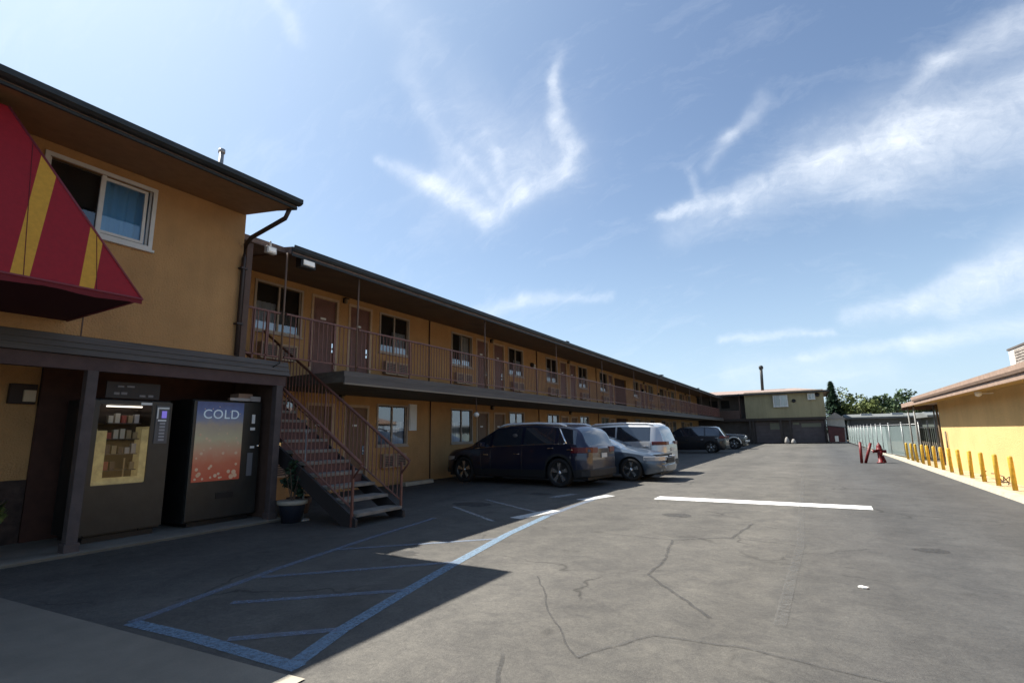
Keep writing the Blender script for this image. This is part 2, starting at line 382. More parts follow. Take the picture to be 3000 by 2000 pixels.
# ------------------------------------------------------------------ MAIN WING
wing = thing('motel_building', 'long two-storey ochre motel wing with upstairs walkway, red-brown railing and rows of doors', 'building', (XW, 33, 0))
def rel(o):  # children are modelled in world coordinates
    o.location = o.location - wing.location
    return o
mods = [7.28, 15.11, 23.0, 30.6, 37.7, 45.5, 53.3]
holes = []; wins = []; doors = []; acs = []
for k, y in enumerate(mods):
    for fl in (0, 1):
        zb = DZ if fl else .05
        wz = (4.04, 5.18) if fl else (1.22, 2.36)
        w1 = (y, y + 1.26); w2 = (y + 4.15, y + 5.42)
        if k == 3 and True:
            sel = [w1]; ds = [(y + 1.55, y + 2.45)]
        else:
            sel = [w1, w2]; ds = [(y + 1.58, y + 2.5), (y + 2.86, y + 3.78)]
        if fl == 0 and k == 0: pass
        for j, w in enumerate(sel):
            holes.append((w[0], w[1], wz[0], wz[1])); wins.append((w[0], wz[0], j))
            acs.append((w[0] + .12, zb + .48, fl))
        for d in ds:
            hh = 2.4 if fl else 2.3
            holes.append((d[0], d[1], zb, zb + hh)); doors.append((d[0], zb, hh, fl))
holes.append((33.4, 35.9, 2.85, 5.1)); holes.append((33.4, 35.9, .05, 2.4))
b = MB(); holed_wall(b, XW, 5.2, 62.4, 0, 5.46, holes, .1)
rel(b.done('wall', STUCCO, wing))
b = MB(); b.box(-19, XW - .17, 5.25, 70.5, .0, 5.4); rel(b.done('interior_core', CORE, wing))
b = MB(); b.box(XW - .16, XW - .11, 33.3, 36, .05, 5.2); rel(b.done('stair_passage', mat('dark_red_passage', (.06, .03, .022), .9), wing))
wp = [make_window(1.26, 1.14, dl, wing, frame=mat('window_tan', (.40, .32, .25), .55, var=.06), full=(dl == 2)) for dl in (0, 1, 2)]
mesh_used = set()
def place(proto, x, y, z, first):
    o = proto if first else copy_tree(proto, wing)
    o.location = Vector((x, y, z)) - wing.location
    return o
for i, (y, z, j) in enumerate(wins):
    dl = 0 if j == 0 else 1
    if y > 30 and (i % 3 == 0): dl = 1 - dl
    if i in (6, 9, 14, 17, 21): dl = 2
    f = dl not in mesh_used; mesh_used.add(dl); place(wp[dl], XW, y, z, f)
dp = {1: make_door(.92, 2.4, wing, DOORM), 0: make_door(.92, 2.3, wing, DOORL)}
seen = set()
for y, z, hh, fl in doors:
    place(dp[fl], XW, y, z, fl not in seen); seen.add(fl)
ac0 = make_ac(1.0, .4, wing)
for i, (y, z, fl) in enumerate(acs): place(ac0, XW, y, z, i == 0)
# pipe on the wall between rooms, thin conduits
for i, y in enumerate((13.77, 21.9, 29.9)):
    b = MB(); b.tube([(XW + .03, y, DZ), (XW + .03, y, 5.42)], .022, 6); rel(b.done('conduit', BROWN, wing))
    b = MB(); b.tube([(XW + .03, y + .1, .05), (XW + .03, y + .1, 2.6)], .02, 6); rel(b.done('conduit', BROWN, wing))
# deck slab (with the stair opening 6.2..7.6)
b = MB()
b.box(XW, -8.47, 7.62, 62.3, 2.60, DZ); b.box(XW, -8.6, 5.25, 6.18, 2.6, DZ)
rel(b.done('walkway_slab', DECK, wing))
b = MB(); b.box(-8.47, -8.43, 7.6, 62.2, 2.585, 2.72); b.box(-8.47, -8.445, 7.6, 62.2, 2.725, 2.835)
rel(b.done('deck_fascia', GREYTRIM, wing))
b = MB(); b.box(-8.47, -8.425, 7.6, 62.2, 2.55, 2.583); rel(b.done('drip_edge', mat('pale_drip', (.26, .21, .16), .7), wing))
# roof: eave at X=-8.1, soffit rises to the wall
b = MB()
b.prism([(-8.40, 4.99), (-8.40, 5.12), (-14.5, 6.1), (-20.5, 5.1), (-20.5, 4.95), (-11.0, 5.445), (-8.44, 4.99)], 6.15, 62.8); b.prism([(-8.62, 5.03), (-8.62, 5.14), (-14.5, 6.098), (-20.4, 5.1), (-20.4, 4.95), (-11.0, 5.443), (-8.66, 5.03)], 5.245, 6.149)
roof = rel(b.done('roof', SHINGLE, wing))
b = MB(); b.prism([(-8.43, 4.985), (-8.45, 4.975), (-11.19, 5.40), (-11.19, 5.44)], 6.16, 62.3); s = b.done('soffit', SOFFIT, roof)
b = MB(); b.prism([(-8.395, 5.02), (-8.36, 5.02), (-8.33, 5.06), (-8.33, 5.14), (-8.35, 5.14), (-8.355, 5.07), (-8.395, 5.07)], 6.14, 62.5); b.box(-8.43, -8.402, 6.14, 62.5, 4.94, 5.11)
b.done('gutter', FASCIA, roof)
for i, yy in enumerate((20.6, 33.4, 46)):
    b = MB()
    b.lathe([(.07, 0), (.07, .18), (.13, .2), (.13, .28), (.0, .34)], (-9.0 - .1 * i, yy, 5.15), 'z', 12) if i == 0 else b.box(-8.2, -8.0, yy, yy + .5, 5.04, 5.08)
    b.done('roof_vent', FASCIA, roof)
# columns + railings
cols = [7.98 + 5.22 * k for k in range(11)]
c0 = MB(); c0.tube([(0, 0, DZ), (0, 0, 5.0)], .019, 8); c0.lathe([(.07, 0), (.07, .012), (.035, .02)], (0, 0, DZ), 'z', 12)
c0 = c0.done('column', mat('tan_column', (.17, .105, .07), .6), wing)
allc = [6.12] + cols
for i, y in enumerate(allc):
    o = c0 if i == 0 else copy_tree(c0, wing); o.location = Vector((-8.52, y, 0)) - wing.location
BALF = mat('baluster_paint', (.20, .09, .07), .55)
def make_rail(L):
    r = MB(); r.box(-.022, .022, 0, L, .93, .965); r.box(-.018, .018, 0, L, .1, .128)
    for q in range(1, 3):
        y = L * q / 3; r.box(-.018, .018, y - .015, y + .015, 0, .93)
    o = r.done('railing', RAIL, wing)
    s = MB(); n = int(L / .11)
    for i in range(1, n):
        y = L * i / n; s.box(-.007, .007, y - .007, y + .007, .128, .93)
    s.done('balusters', BALF, o)
    return o
r0 = make_rail(5.22 - .07)
for i, y in enumerate(cols[:-1]):
    o = r0 if i == 0 else copy_tree(r0, wing); o.location = Vector((-8.52, y + .035, DZ)) - wing.location
rs = make_rail(1.76); rs.location = Vector((-8.52, 6.18, DZ)) - wing.location
rs = make_rail(.78); rs.location = Vector((-8.56, 5.3, DZ)) - wing.location
# corner post at the front block's end
b = MB(); b.box(-8.64, -8.5, 5.29, 5.4, DZ, 4.95); rel(b.done('post', BROWN, wing))

# small wall things on the wing
def wall_lamp(x, y, z, label, group):
    t = thing('wall_lamp', label, 'lamp', (x, y, z), 0, group)
    b = MB(); b.box(0, .05, -.05, .05, -.07, .07); b.box(.05, .14, -.065, .065, .04, .07); b.done('bracket', BLACK, t)
    b = MB(); b.lathe([(.03, -.09), (.05, -.06), (.055, .0), (.05, .038)], (.09, 0, 0), 'z', 12); b.done('lamp_shade', mat('lamp_amber', (.25, .18, .1), .3), t)
ordn = ['first', 'second', 'third', 'fourth', 'fifth', 'sixth', 'seventh', 'eighth', 'ninth', 'tenth', 'eleventh', 'twelfth', 'thirteenth']
for k, y in enumerate(mods):
    if k == 3: continue
    n = k if k < 3 else k - 1
    wall_lamp(XW, y + 2.68, 5.27, 'small black wall lamp between the %s pair of upstairs doors counted from the stairs' % ordn[n], 'lamps between the room doors')
    if k < 3: wall_lamp(XW, y + 2.68, 2.52, 'small black wall lamp between the %s pair of ground-floor doors counted from the stairs' % ordn[n], 'lamps between the room doors')
def camera_box(x, y, z, label):
    t = thing('security_camera', label, 'camera', (x, y, z), 0, 'security cameras on the walkway wall')
    b = MB(); b.lathe([(.0, 0), (.10, 0), (.11, .05), (.08, .14), (.0, .18)], (0, 0, 0), 'x', 14); b.done('dome', BLACK, t)
    b = MB(); b.box(.0, .1, .14, .26, -.16, .04); b.done('bracket', VINYL, t)
for n, (y, z) in enumerate([(21.35, 4.66), (38.9 + 1, 4.66), (44.7, 4.66)]):
    camera_box(XW, y, z, 'round black camera with pale bracket on the upstairs wall, %s from the stairs' % ordn[n])
def floodlight(y, z, s, label, housing):
    t = thing('floodlight', label, 'floodlight', (-8.5, y, z), 0, 'floodlights under the walkway eave')
    b = MB(); b.box(-.09 * s, .07 * s, -.17 * s, .17 * s, -.10 * s, .12 * s); b.tube([(0, 0, .1 * s), (-.03, 0, .2)], .02, 6); b.done('housing', housing, t, bevel=.01)
    b = MB(); b.prism([(.072 * s, -.06 * s), (.072 * s, .09 * s), (.085 * s, .08 * s), (.10 * s, -.05 * s)], -.12 * s, .12 * s); b.done('lens', mat('flood_lens', (.9, .9, .86), .2, emit=((1, .97, .9), .06)), t)
floodlight(5.75, 4.93, .6, 'small pale floodlight under the walkway eave nearest the front block', VINYL)
floodlight(6.55, 4.9, 1.05, 'larger black floodlight with white lens under the walkway eave', BLACK)
# white shutter panel + rod with pale end, stand-in for a lower column
b = MB(); b.box(0, .05, 0, .36, 0, .84); b.box(.05, .06, .04, .32, .04, .80)
tag(b.done('notice_board', WHITE, None, bevel=.006, loc=(XW + .005, 12.78, 1.62)), 'tall narrow white board on the wall beside the ground-floor window past the stairs', 'board')
t = thing('hanging_stub', 'column stand-in, pale round end hanging on a rod under the walkway above the dark suv', 'lamp', (-8.55, 12.75, 2.58))
b = MB(); b.tube([(0, 0, 0), (0, 0, -.5)], .014, 6); b.done('rod', BROWN, t)
b = MB(); b.lathe([(.0, -.62), (.06, -.6), (.09, -.54), (.06, -.49), (.02, -.47)], (0, 0, 0), 'z', 14); b.done('lamp_shade', mat('pale_rod_end', (.7, .66, .6), .3), t)
b = MB(); b.prism([(-.09, 0), (-.07, .11), (.07, .11), (.09, 0)], -.65, .65)
tag(b.done('wheel_stop', CONCL, None, bevel=.01, loc=(-10.55, 12.55, 0)), 'pale concrete wheel stop at the wall left of the dark suv', 'wheel stop')

# ------------------------------------------------------------------ FRONT BLOCK
fb = thing('front_building', 'ochre two-storey front block with sliding window, dark eave and brown downspout at its corner', 'building', (-8.5, 1, 0))
def relf(o): o.location = o.location - fb.location; return o
XF = -8.5
b = MB(); wh = [(2.43, 3.70, 4.36, 5.24)]
holed_wall(b, XF, -7, 5.22, DZ + .02, 5.44, wh, .1)
b.face([(XF, 5.22, DZ + .02), (-16, 5.22, DZ + .02), (-16, 5.22, 5.44), (XF, 5.22, 5.44)])
relf(b.done('wall', STUCCO, fb))
b = MB(); b.box(-16, XF - .16, -6.9, 5.15, 2.9, 5.3); relf(b.done('interior_core', CORE, fb))
b = MB(); b.box(-8.512, XF + .006, 3.02, 3.035, DZ, 4.2); relf(b.done('wall_seam', BROWN, fb))
w = make_window(1.27, .88, 1, fb, VINYL, BLUEGL, curt=mat('reflected_sky_blue', (.34, .62, .85), .8), curt2=CORE, full=True); w.location = Vector((XF, 2.43, 4.36)) - fb.location  # flat blue behind the pane stands in for reflected sky
b = MB(); b.box(-.035, -.012, .60, .66, .02, .86); b.box(-.035, -.012, 1.17, 1.21, .02, .86); b.box(-.035, -.012, .66, 1.17, .02, .06); b.box(-.035, -.012, .66, 1.17, .82, .86); b.done('sash', VINYL, w)
b = MB(); b.prism([(-7.08, 5.24), (-7.08, 5.335), (-12, 6.4), (-16.5, 5.4), (-16.5, 5.25), (-8.5, 5.46), (-7.12, 5.24)], -7.2, 5.2)
rf = relf(b.done('roof', SHINGLE, fb))
b = MB(); b.prism([(-7.10, 5.235), (-7.13, 5.22), (-8.49, 5.43), (-8.49, 5.455)], -7.2, 5.19); b.done('soffit', mat('warm_soffit', (.27, .15, .07), .85, var=.1), rf)
b = MB(); b.box(-7.105, -7.07, -7.2, 5.21, 5.20, 5.236); b.prism([(-7.068, 5.25), (-7.0, 5.25), (-6.95, 5.275), (-6.95, 5.345), (-6.98, 5.345), (-7.068, 5.345)], -7.2, 5.23)
b.prism([(-7.12, 5.21), (-7.12, 5.34), (-12, 6.42), (-12, 6.28)], 5.201, 5.24); b.done('fascia', FASCIA, rf)
b = MB(); b.tube([(-8.9, 4.9, 5.7), (-8.9, 4.9, 6.68)], .042, 12); b.lathe([(.058, 0), (.058, .07)], (-8.9, 4.9, 6.63), 'z', 12); b.done('vent_pipe', GALV, rf)
b = MB()
b.tube([(-7.2, 5.16, 5.22), (-7.3, 5.16, 5.08), (-8.25, 5.19, 4.95), (-8.42, 5.2, 4.85), (-8.44, 5.2, 4.6), (-8.44, 5.2, DZ + .02)], .038, 8)
for z in (3.4, 4.4): b.box(-8.5, -8.39, 5.14, 5.26, z, z + .03)
relf(b.done('downspout', mat('dark_brown_pipe', (.045, .03, .025), .5), fb))
# ground floor
b = MB(); b.face([(-9.95, -7, .05), (-9.95, 6.18, .05), (-9.95, 6.18, 2.6), (-9.95, -7, 2.6)]); relf(b.done('ground_floor_wall', STUCCO, fb))
b = MB(); b.box(-9.945, -9.90, -7, 3.12, .05, .92); relf(b.done('wainscot', mat('dark_stone', (.055, .035, .028), .9, var=.4, scale=6, bump=.6, bscale=14), fb))
b = MB(); b.box(-10.05, -8.6, 6.12, 6.16, .05, 2.58); relf(b.done('end_partition', BROWN, fb))
b = MB(); b.box(-9.945, -9.88, 3.13, 6.1, .05, 2.58); relf(b.done('alcove_shade_sheet', mat('alcove_shade_brown', (.07, .03, .02), .85, var=.15), fb))  # dark sheet over the ochre wall, the bay's shade put into its colour
# canopy over the vending bay
b = MB(); b.box(-11.2, -8.5, -7, 6.2, 2.6, DZ - .005)
cn = relf(b.done('canopy', SOFFIT, fb))
b = MB(); b.prism([(-8.5, DZ + .01), (-8.47, DZ + .012), (-8.425, 2.76), (-8.44, 2.755), (-8.40, 2.68), (-8.415, 2.675), (-8.38, 2.59), (-8.5, 2.585)], -7, 6.24); b.done('shingle_edge', GREYTRIM, cn)
b = MB(); b.box(-8.56, -8.44, -7, 6.2, 2.40, 2.583); b.done('beam', mat('plum_beam', (.075, .042, .038), .7, var=.15), cn)
b = MB(); b.tube([(-8.45, 5.9, 2.72), (-8.3, 5.95, 2.80), (-8.45, 6.05, 2.86)], .01, 6); b.done('cable', BLACK, cn)
for y in (3.2, 6.08, -1.2):
    b = MB(); b.box(-8.56, -8.43, y - .065, y + .065, .03, 2.4); b.box(-8.58, -8.41, y - .085, y + .085, .03, .16)
    relf(b.done('post', mat('grey_plum_post', (.085, .065, .062), .7, var=.15), fb, bevel=.008))
# lamp box on back wall
t = thing('wall_light', 'square brown wall light with pale lens under the canopy left of the vending machines', 'lamp', (-9.94, 2.95, 2.13))
b = MB(); b.box(0, .07, -.17, .14, -.13, .16); b.done('housing', mat('dark_box', (.03, .015, .01), .6), t, bevel=.01)
b = MB(); b.box(.07, .12, -.02, .12, -.10, .07); b.done('lens', mat('lens_tan', (.5, .38, .24), .35), t, bevel=.01)

# awning -----------------------------------------------------------------
AW_R = mat('crimson_canvas', (.29, .007, .012), .7, var=.08, scale=20, bump=.15, bscale=150)
AW_Y = mat('gold_canvas', (.58, .28, .025), .7, var=.08, scale=20, bump=.15, bscale=150)
AW_D = mat('maroon_underside', (.05, .004, .008), .85)
aw = thing('awning', 'red and gold striped canvas awning projecting from the front block', 'awning', (-7.4, 1, 3.0))
def rela(o): o.location = o.location - aw.location; return o
tip = Vector((-6.5, 2.84, 3.04)); top = Vector((-7.36, 1.70, 5.12))
def onf(y, t): # point on front face: y and fraction up
    return Vector((tip.x + (top.x - tip.x) * t, y, tip.z + (top.z - tip.z) * t))
edges = [(-6, -6), (-4.0, -3.85), (-3.7, -3.5), (-2.0, -1.85), (-1.7, -1.5), (-.15, .0), (.07, .25), (1.70, 2.06), (1.845, 2.235), (2.245, 2.62), (2.375, 2.77)]
b = MB()
def hipt(y0, yt):  # t where the slanted stripe line crosses the hip
    # y = y0 + (yt-y0)*t ; hip: y = tip.y + (top.y-tip.y)*t
    return min(1, (tip.y - y0) / ((yt - y0) - (top.y - tip.y)))
n = 0
for i in range(len(edges)):
    a = edges[i]; c_ = edges[i + 1] if i + 1 < len(edges) else None
    ta = hipt(*a); pa0 = onf(a[0], 0); pa1 = onf(a[0] + (a[1] - a[0]) * ta, ta)
    mi = 1 if i % 2 == 1 else 0
    if c_ is None: b.face([pa0, tip, pa1], 0)
    else:
        tcr = hipt(*c_); pc0 = onf(c_[0], 0); pc1 = onf(c_[0] + (c_[1] - c_[0]) * tcr, tcr)
        pts = [pa0, pc0, pc1]
        if ta >= 1 > tcr: pts.append(top)
        pts.append(pa1); b.face(pts, mi)
b.face([tip, (-8.48, 2.84, 3.04), (-8.48, 1.70, 5.12), top], 0)
rela(b.done('canvas', [AW_R, AW_Y], aw))
b = MB(); b.face([(-6.5, -6, 3.035), (-6.5, 2.84, 3.035), (-8.48, 2.84, 3.035), (-8.48, -6, 3.035)]); b.face([(-7.37, -6, 5.125), (-7.37, 1.7, 5.125), (-8.48, 1.7, 5.125), (-8.48, -6, 5.125)])
b.face([(-6.5, -6, 3.035), (-7.37, -6, 5.12), (-8.48, -6, 5.12), (-8.48, -6, 3.035)])
rela(b.done('underside', AW_D, aw))
b = MB()
for k in range(14):
    y0 = -5.4 + k * .6
    if y0 > 2.6: break
    tt = min(1, hipt(y0, y0 + .12)); p0 = onf(y0, 0); p1 = onf(y0 + .12 * tt, tt); b.tube([p0 + Vector((.002, 0, .0)), p1 + Vector((.002, 0, 0))], .0035, 4)
rela(b.done('seam', mat('seam_thread', (.12, .01, .012), .7), aw))
b = MB()
for k in range(60):
    y0 = -6 + k * .1473; b.face([(-6.5, y0, 3.04), (-6.5, y0 + .1473, 3.04), (-6.497, y0 + .1473, 2.975 + .012 * math.sin(k * 1.3 + 1.3)), (-6.497, y0, 2.975 + .012 * math.sin(k * 1.3))])
rela(b.done('valance', mat('dark_crimson', (.14, .006, .01), .75), aw))
b = MB(); b.tube([tip, top], .014, 6); b.tube([(-6.5, -6, 3.03), tip], .014, 6); b.tube([tip, (-8.45, 2.84, 3.03)], .014, 6)
rela(b.done('piping', mat('maroon_pipe', (.20, .03, .04), .5), aw))

# ------------------------------------------------------------------ VENDING MACHINES
CAB = mat('cabinet_black', (.018, .018, .017), .4, var=.2, scale=5)
CABF = mat('cabinet_front', (.030, .029, .026), .35, var=.15, scale=5)
def label_boxes(name, parent, m, items, x):
    b = MB()
    for y0, y1, z0, z1 in items: b.box(x, x + .006, y0, y1, z0, z1)
    return b.done(name, m, parent)
XV = -8.84
m1 = thing('vending_machine', 'snack vending machine with lit yellow-edged glass case between canopy post and drinks machine', 'vending machine', (XV, 3.9, .05))
def v1(o): o.location = o.location - m1.location; return o
b = MB(); b.box(-9.72, XV - .45, 3.42, 4.46, .13, 2.06); b.box(XV - .449, XV - .05, 3.42, 3.484, .13, 2.06); b.box(XV - .449, XV - .05, 4.172, 4.46, .13, 2.06); b.box(XV - .449, XV - .05, 3.485, 4.171, .13, .825); b.box(XV - .449, XV - .05, 3.485, 4.171, 1.985, 2.06); v1(b.done('cabinet', CAB, m1, bevel=.015))
b = MB(); b.box(XV - .05, XV, 3.42, 3.485, .17, 2.03); b.box(XV - .05, XV, 4.17, 4.46, .17, 2.03); b.box(XV - .05, XV, 3.485, 4.17, .17, .83); b.box(XV - .05, XV, 3.485, 4.17, 1.98, 2.03)
v1(b.done('door_panel', CABF, m1))
b = MB(); b.box(XV - .42, XV - .40, 3.5, 4.16, .84, 1.97, 0); v1(b.done('display_back', mat('case_back', (.045, .035, .03), .8), m1))
caseglow = mat('case_side', (.42, .35, .17), .6, var=.25, scale=9, emit=((.9, .72, .36), .045))
b = MB(); b.box(XV - .40, XV - .02, 3.487, 3.50, .84, 1.62); b.box(XV - .40, XV - .02, 4.155, 4.168, .84, 1.66); b.box(XV - .4, XV - .02, 3.5, 4.155, .832, .845); b.box(XV - .03, XV - .02, 3.5, 3.62, .85, 1.6); b.box(XV - .03, XV - .02, 4.07, 4.155, .85, 1.62); b.box(XV - .03, XV - .02, 3.62, 4.07, .85, .93)
v1(b.done('case_lining', caseglow, m1))
b = MB(); b.box(XV - .10, XV - .06, 3.6, 4.06, 1.945, 1.965); v1(b.done('lamp_strip', mat('case_lamp', (.8, .8, .8), .5, emit=((1, .9, .8), 1.0)), m1))
b = MB()
for z in (1.02, 1.25, 1.47, 1.70): b.box(XV - .38, XV - .06, 3.63, 4.06, z, z + .012)
v1(b.done('shelf', mat('shelf_dark', (.05, .045, .05), .5), m1))
cols_ = [mat('snack_%s' % n_, c_, .45) for n_, c_ in (('silver', (.45, .42, .42)), ('tan', (.32, .24, .14)), ('red', (.3, .05, .04)), ('cream', (.55, .5, .42)), ('dark', (.07, .05, .05)))]
b = MB(); rr = random.Random(3)
for z in (1.032, 1.262, 1.482, 1.712):
    for q in range(5):
        if rr.random() < .15: continue
        y = 3.65 + q * .085; hh = rr.uniform(.09, .15)
        b.box(XV - .16, XV - .10, y, y + .06, z, z + hh, rr.randrange(5))
b.box(XV - .05, XV - .045, 3.88, 3.90, .9, 1.2, 1)
v1(b.done('snack_rows', cols_, m1))
b = MB(); b.face([(XV - .008, 3.485, .83), (XV - .008, 4.17, .83), (XV - .008, 4.17, 1.98), (XV - .008, 3.485, 1.98)]); v1(b.done('glass', CASEGL, m1))
b = MB(); b.box(XV, XV + .012, 4.23, 4.42, 1.40, 1.98); v1(b.done('keypad_panel', mat('pad_grey', (.09, .09, .095), .4), m1))
v1(label_boxes('keypad', m1, mat('keys_grey', (.3, .3, .32), .4), [(4.29, 4.37, z, z + .03) for z in (1.44, 1.49, 1.54, 1.59, 1.64, 1.69)], XV + .012))
v1(label_boxes('display_frame', m1, WHITE, [(4.24, 4.41, 1.93, 1.955), (4.24, 4.26, 1.78, 1.93), (4.26, 4.38, 1.74, 1.765)], XV + .013))
v1(label_boxes('display', m1, mat('blue_screen', (.05, .05, .25), .3, emit=((.25, .2, .8), .25)), [(4.31, 4.38, 1.79, 1.9)], XV + .013))
v1(label_boxes('price_tag', m1, WHITE, [(4.01, 4.16, 1.985, 2.02)], XV + .001))
b = MB(); b.box(-9.7, XV - .1, 3.5, 4.4, .05, .13); v1(b.done('foot', BLACK, m1))
# pale signs on top of machine 1
b = MB(); b.box(0, .025, 0, .72, 0, .24); s = b.done('sign_board', mat('sign_black', (.02, .014, .013), .5), None, loc=(XV - .06, 3.55, 2.075))
tag(s, 'dark sign board with small pale blurred lettering on top of the snack machine', 'sign')
label_boxes('lettering', s, mat('sign_grey', (.22, .2, .2), .6), [(.10, .17, .05, .085), (.19, .27, .055, .09), (.44, .52, .03, .06), (.56, .63, .03, .065), (.14, .22, .16, .185), (.26, .36, .165, .19)], .025)

m2 = thing('vending_machine', 'black drinks vending machine with COLD printed above orange bubble artwork', 'vending machine', (XV, 5.4, .05))
def v2(o): o.location = o.location - m2.location; return o
b = MB(); b.box(-9.75, XV - .05, 4.80, 6.02, .12, 2.12); v2(b.done('cabinet', CAB, m2, bevel=.015))
b = MB(); b.box(XV - .05, XV, 4.80, 6.02, .15, 2.1); v2(b.done('door_panel', CABF, m2, bevel=.01))
def artmat():
    m = bpy.data.materials.new('cold_art'); m.use_nodes = True; nt = m.node_tree; N = nt.nodes; Lk = nt.links; bs = N['Principled BSDF']
    tc = N.new('ShaderNodeTexCoord'); sp = N.new('ShaderNodeSeparateXYZ'); Lk.new(tc.outputs['Generated'], sp.inputs[0])
    r = N.new('ShaderNodeValToRGB'); e = r.color_ramp.elements
    e[0].position = 0; e[0].color = (.34, .06, .035, 1); e[1].position = 1; e[1].color = (.03, .05, .15, 1)
    for p, c in ((.22, (.36, .10, .06)), (.38, (.38, .21, .14)), (.52, (.32, .30, .20)), (.70, (.25, .22, .18)), (.78, (.13, .16, .24)), (.88, (.06, .10, .24))):
        q = e.new(p); q.color = (*c, 1)
    n = N.new('ShaderNodeTexNoise'); n.inputs['Scale'].default_value = 9; Lk.new(tc.outputs['Object'], n.inputs[0])
    ma = N.new('ShaderNodeMath'); ma.operation = 'MULTIPLY_ADD'; ma.inputs[1].default_value = .12; Lk.new(n.outputs['Fac'], ma.inputs[0]); Lk.new(sp.outputs['Z'], ma.inputs[2])
    ms = N.new('ShaderNodeMath'); ms.operation = 'SUBTRACT'; ms.inputs[1].default_value = .06; Lk.new(ma.outputs[0], ms.inputs[0])
    Lk.new(ms.outputs[0], r.inputs[0]); Lk.new(r.outputs[0], bs.inputs['Base Color']); Lk.new(r.outputs[0], bs.inputs['Emission Color']); bs.inputs['Emission Strength'].default_value = .07
    bs.inputs['Roughness'].default_value = .3; return m
b = MB(); b.box(XV, XV + .008, 4.85, 5.67, .76, 2.08, 0); rr = random.Random(5)
for i in range(44):
    y = rr.uniform(4.90, 5.62); z = .80 + (rr.random() ** 2.0) * .75; r_ = rr.uniform(.010, .028) * (1.5 if z < .95 else 1)
    if i > 33: z = rr.uniform(1.45, 2.05); r_ = .008
    b.lathe([(r_, 0), (r_, .002)], (XV + .008, y, max(z, .80 + r_ * .3)), 'x', 12, mi=1)
v2(b.done('artwork_panel', [artmat(), mat('bubble', (.42, .30, .22), .4, emit=((.7, .5, .35), .05))], m2))
cu = bpy.data.curves.new('cold_text', 'FONT'); cu.body = 'COLD'; cu.size = .235; cu.extrude = .002; cu.space_character = 1.08
tmp = bpy.data.objects.new('tmp', cu); C.objects.link(tmp)
dg = bpy.context.evaluated_depsgraph_get(); me = bpy.data.meshes.new_from_object(tmp.evaluated_get(dg)); bpy.data.objects.remove(tmp)
lt = bpy.data.objects.new('lettering', me); C.objects.link(lt); me.materials.clear(); me.materials.append(mat('cold_letters', (.45, .55, .62), .4, emit=((.55, .68, .8), .08)))
xs = [v.co.x for v in me.vertices]; scx = .62 / (max(xs) - min(xs)); lt.scale = (scx, .92, 1)
lt.rotation_euler = (PI / 2, 0, PI / 2); lt.location = Vector((XV + .0115, 4.95, 1.80)) - m2.location; lt.parent = m2
v2(label_boxes('button', m2, WHITE, [(5.84, 5.90, 1.72, 1.88), (5.82, 5.91, 1.60, 1.65), (5.84, 5.92, 1.28, 1.32)], XV + .001))
v2(label_boxes('coin_panel', m2, mat('coin_grey', (.16, .16, .17), .35), [(5.80, 5.90, .80, 1.2)], XV + .001))
v2(label_boxes('badge', m2, mat('badge_pale', (.36, .34, .34), .4), [(5.40, 5.80, 2.12, 2.17), (5.78, 5.98, 2.12, 2.21)], XV + .001))
b = MB(); b.lathe([(.03, 0), (.03, .02), (.015, .04)], (XV, 5.985, 1.32), 'x', 12); v2(b.done('lock', CHROME, m2))
b = MB(); b.box(XV, XV + .012, 5.28, 5.58, .46, .56); v2(b.done('delivery_slot', BLACK, m2))
b = MB(); b.box(-9.7, XV - .1, 4.9, 5.95, .05, .12); v2(b.done('foot', BLACK, m2))
b = MB(); b.box(0, .3, 0, .34, 0, .05); b.box(.02, .28, .03, .3, .05, .12); b.box(.3, .306, .1, .3, .01, .045)
tag(b.done('cardboard_tray', mat('tray_tan', (.30, .2, .15), .7), None, loc=(XV - .32, 5.55, 2.135), bevel=.006), 'tan tray with box lying on top of the drinks machine', 'box')

# ------------------------------------------------------------------ plants and pots
def leafmat(name, col):
    m = mat(name, col, .6, var=.35, scale=2.2, spec=.3); return m
LEAF1 = leafmat('leaf_green', (.05, .10, .025)); LEAF2 = leafmat('leaf_olive', (.105, .13, .035)); LEAF3 = leafmat('conifer_green', (.02, .045, .022)); LEAF4 = leafmat('leaf_mid', (.06, .095, .04))
def leaves(b, c, rad, n, s, rnd, clumps=10, long=1.6):
    cl = []
    for i in range(clumps):
        v = Vector((rnd.gauss(0, 1), rnd.gauss(0, 1), rnd.gauss(0, 1))).normalized() * rnd.uniform(.25, .95)
        cl.append((Vector((v.x * rad[0], v.y * rad[1], v.z * rad[2])), rnd.uniform(.22, .48)))
    for i in range(n):
        cc, cr = cl[rnd.randrange(clumps)]
        v = Vector((rnd.gauss(0, 1), rnd.gauss(0, 1), rnd.gauss(0, 1))).normalized() * (rnd.random() ** .4) * cr
        p = Vector(c) + cc + Vector((v.x * rad[0], v.y * rad[1], v.z * rad[2]))
        a = Vector((rnd.gauss(0, 1), rnd.gauss(0, 1), rnd.gauss(0, .6))).normalized(); q = a.cross(Vector((rnd.gauss(0, 1), rnd.gauss(0, 1), rnd.gauss(0, 1)))).normalized()
        k = s * rnd.uniform(.6, 1.3)
        b.face([p - a * k * long * .5, p + q * k * .4, p + a * k * long * .5, p - q * k * .4])
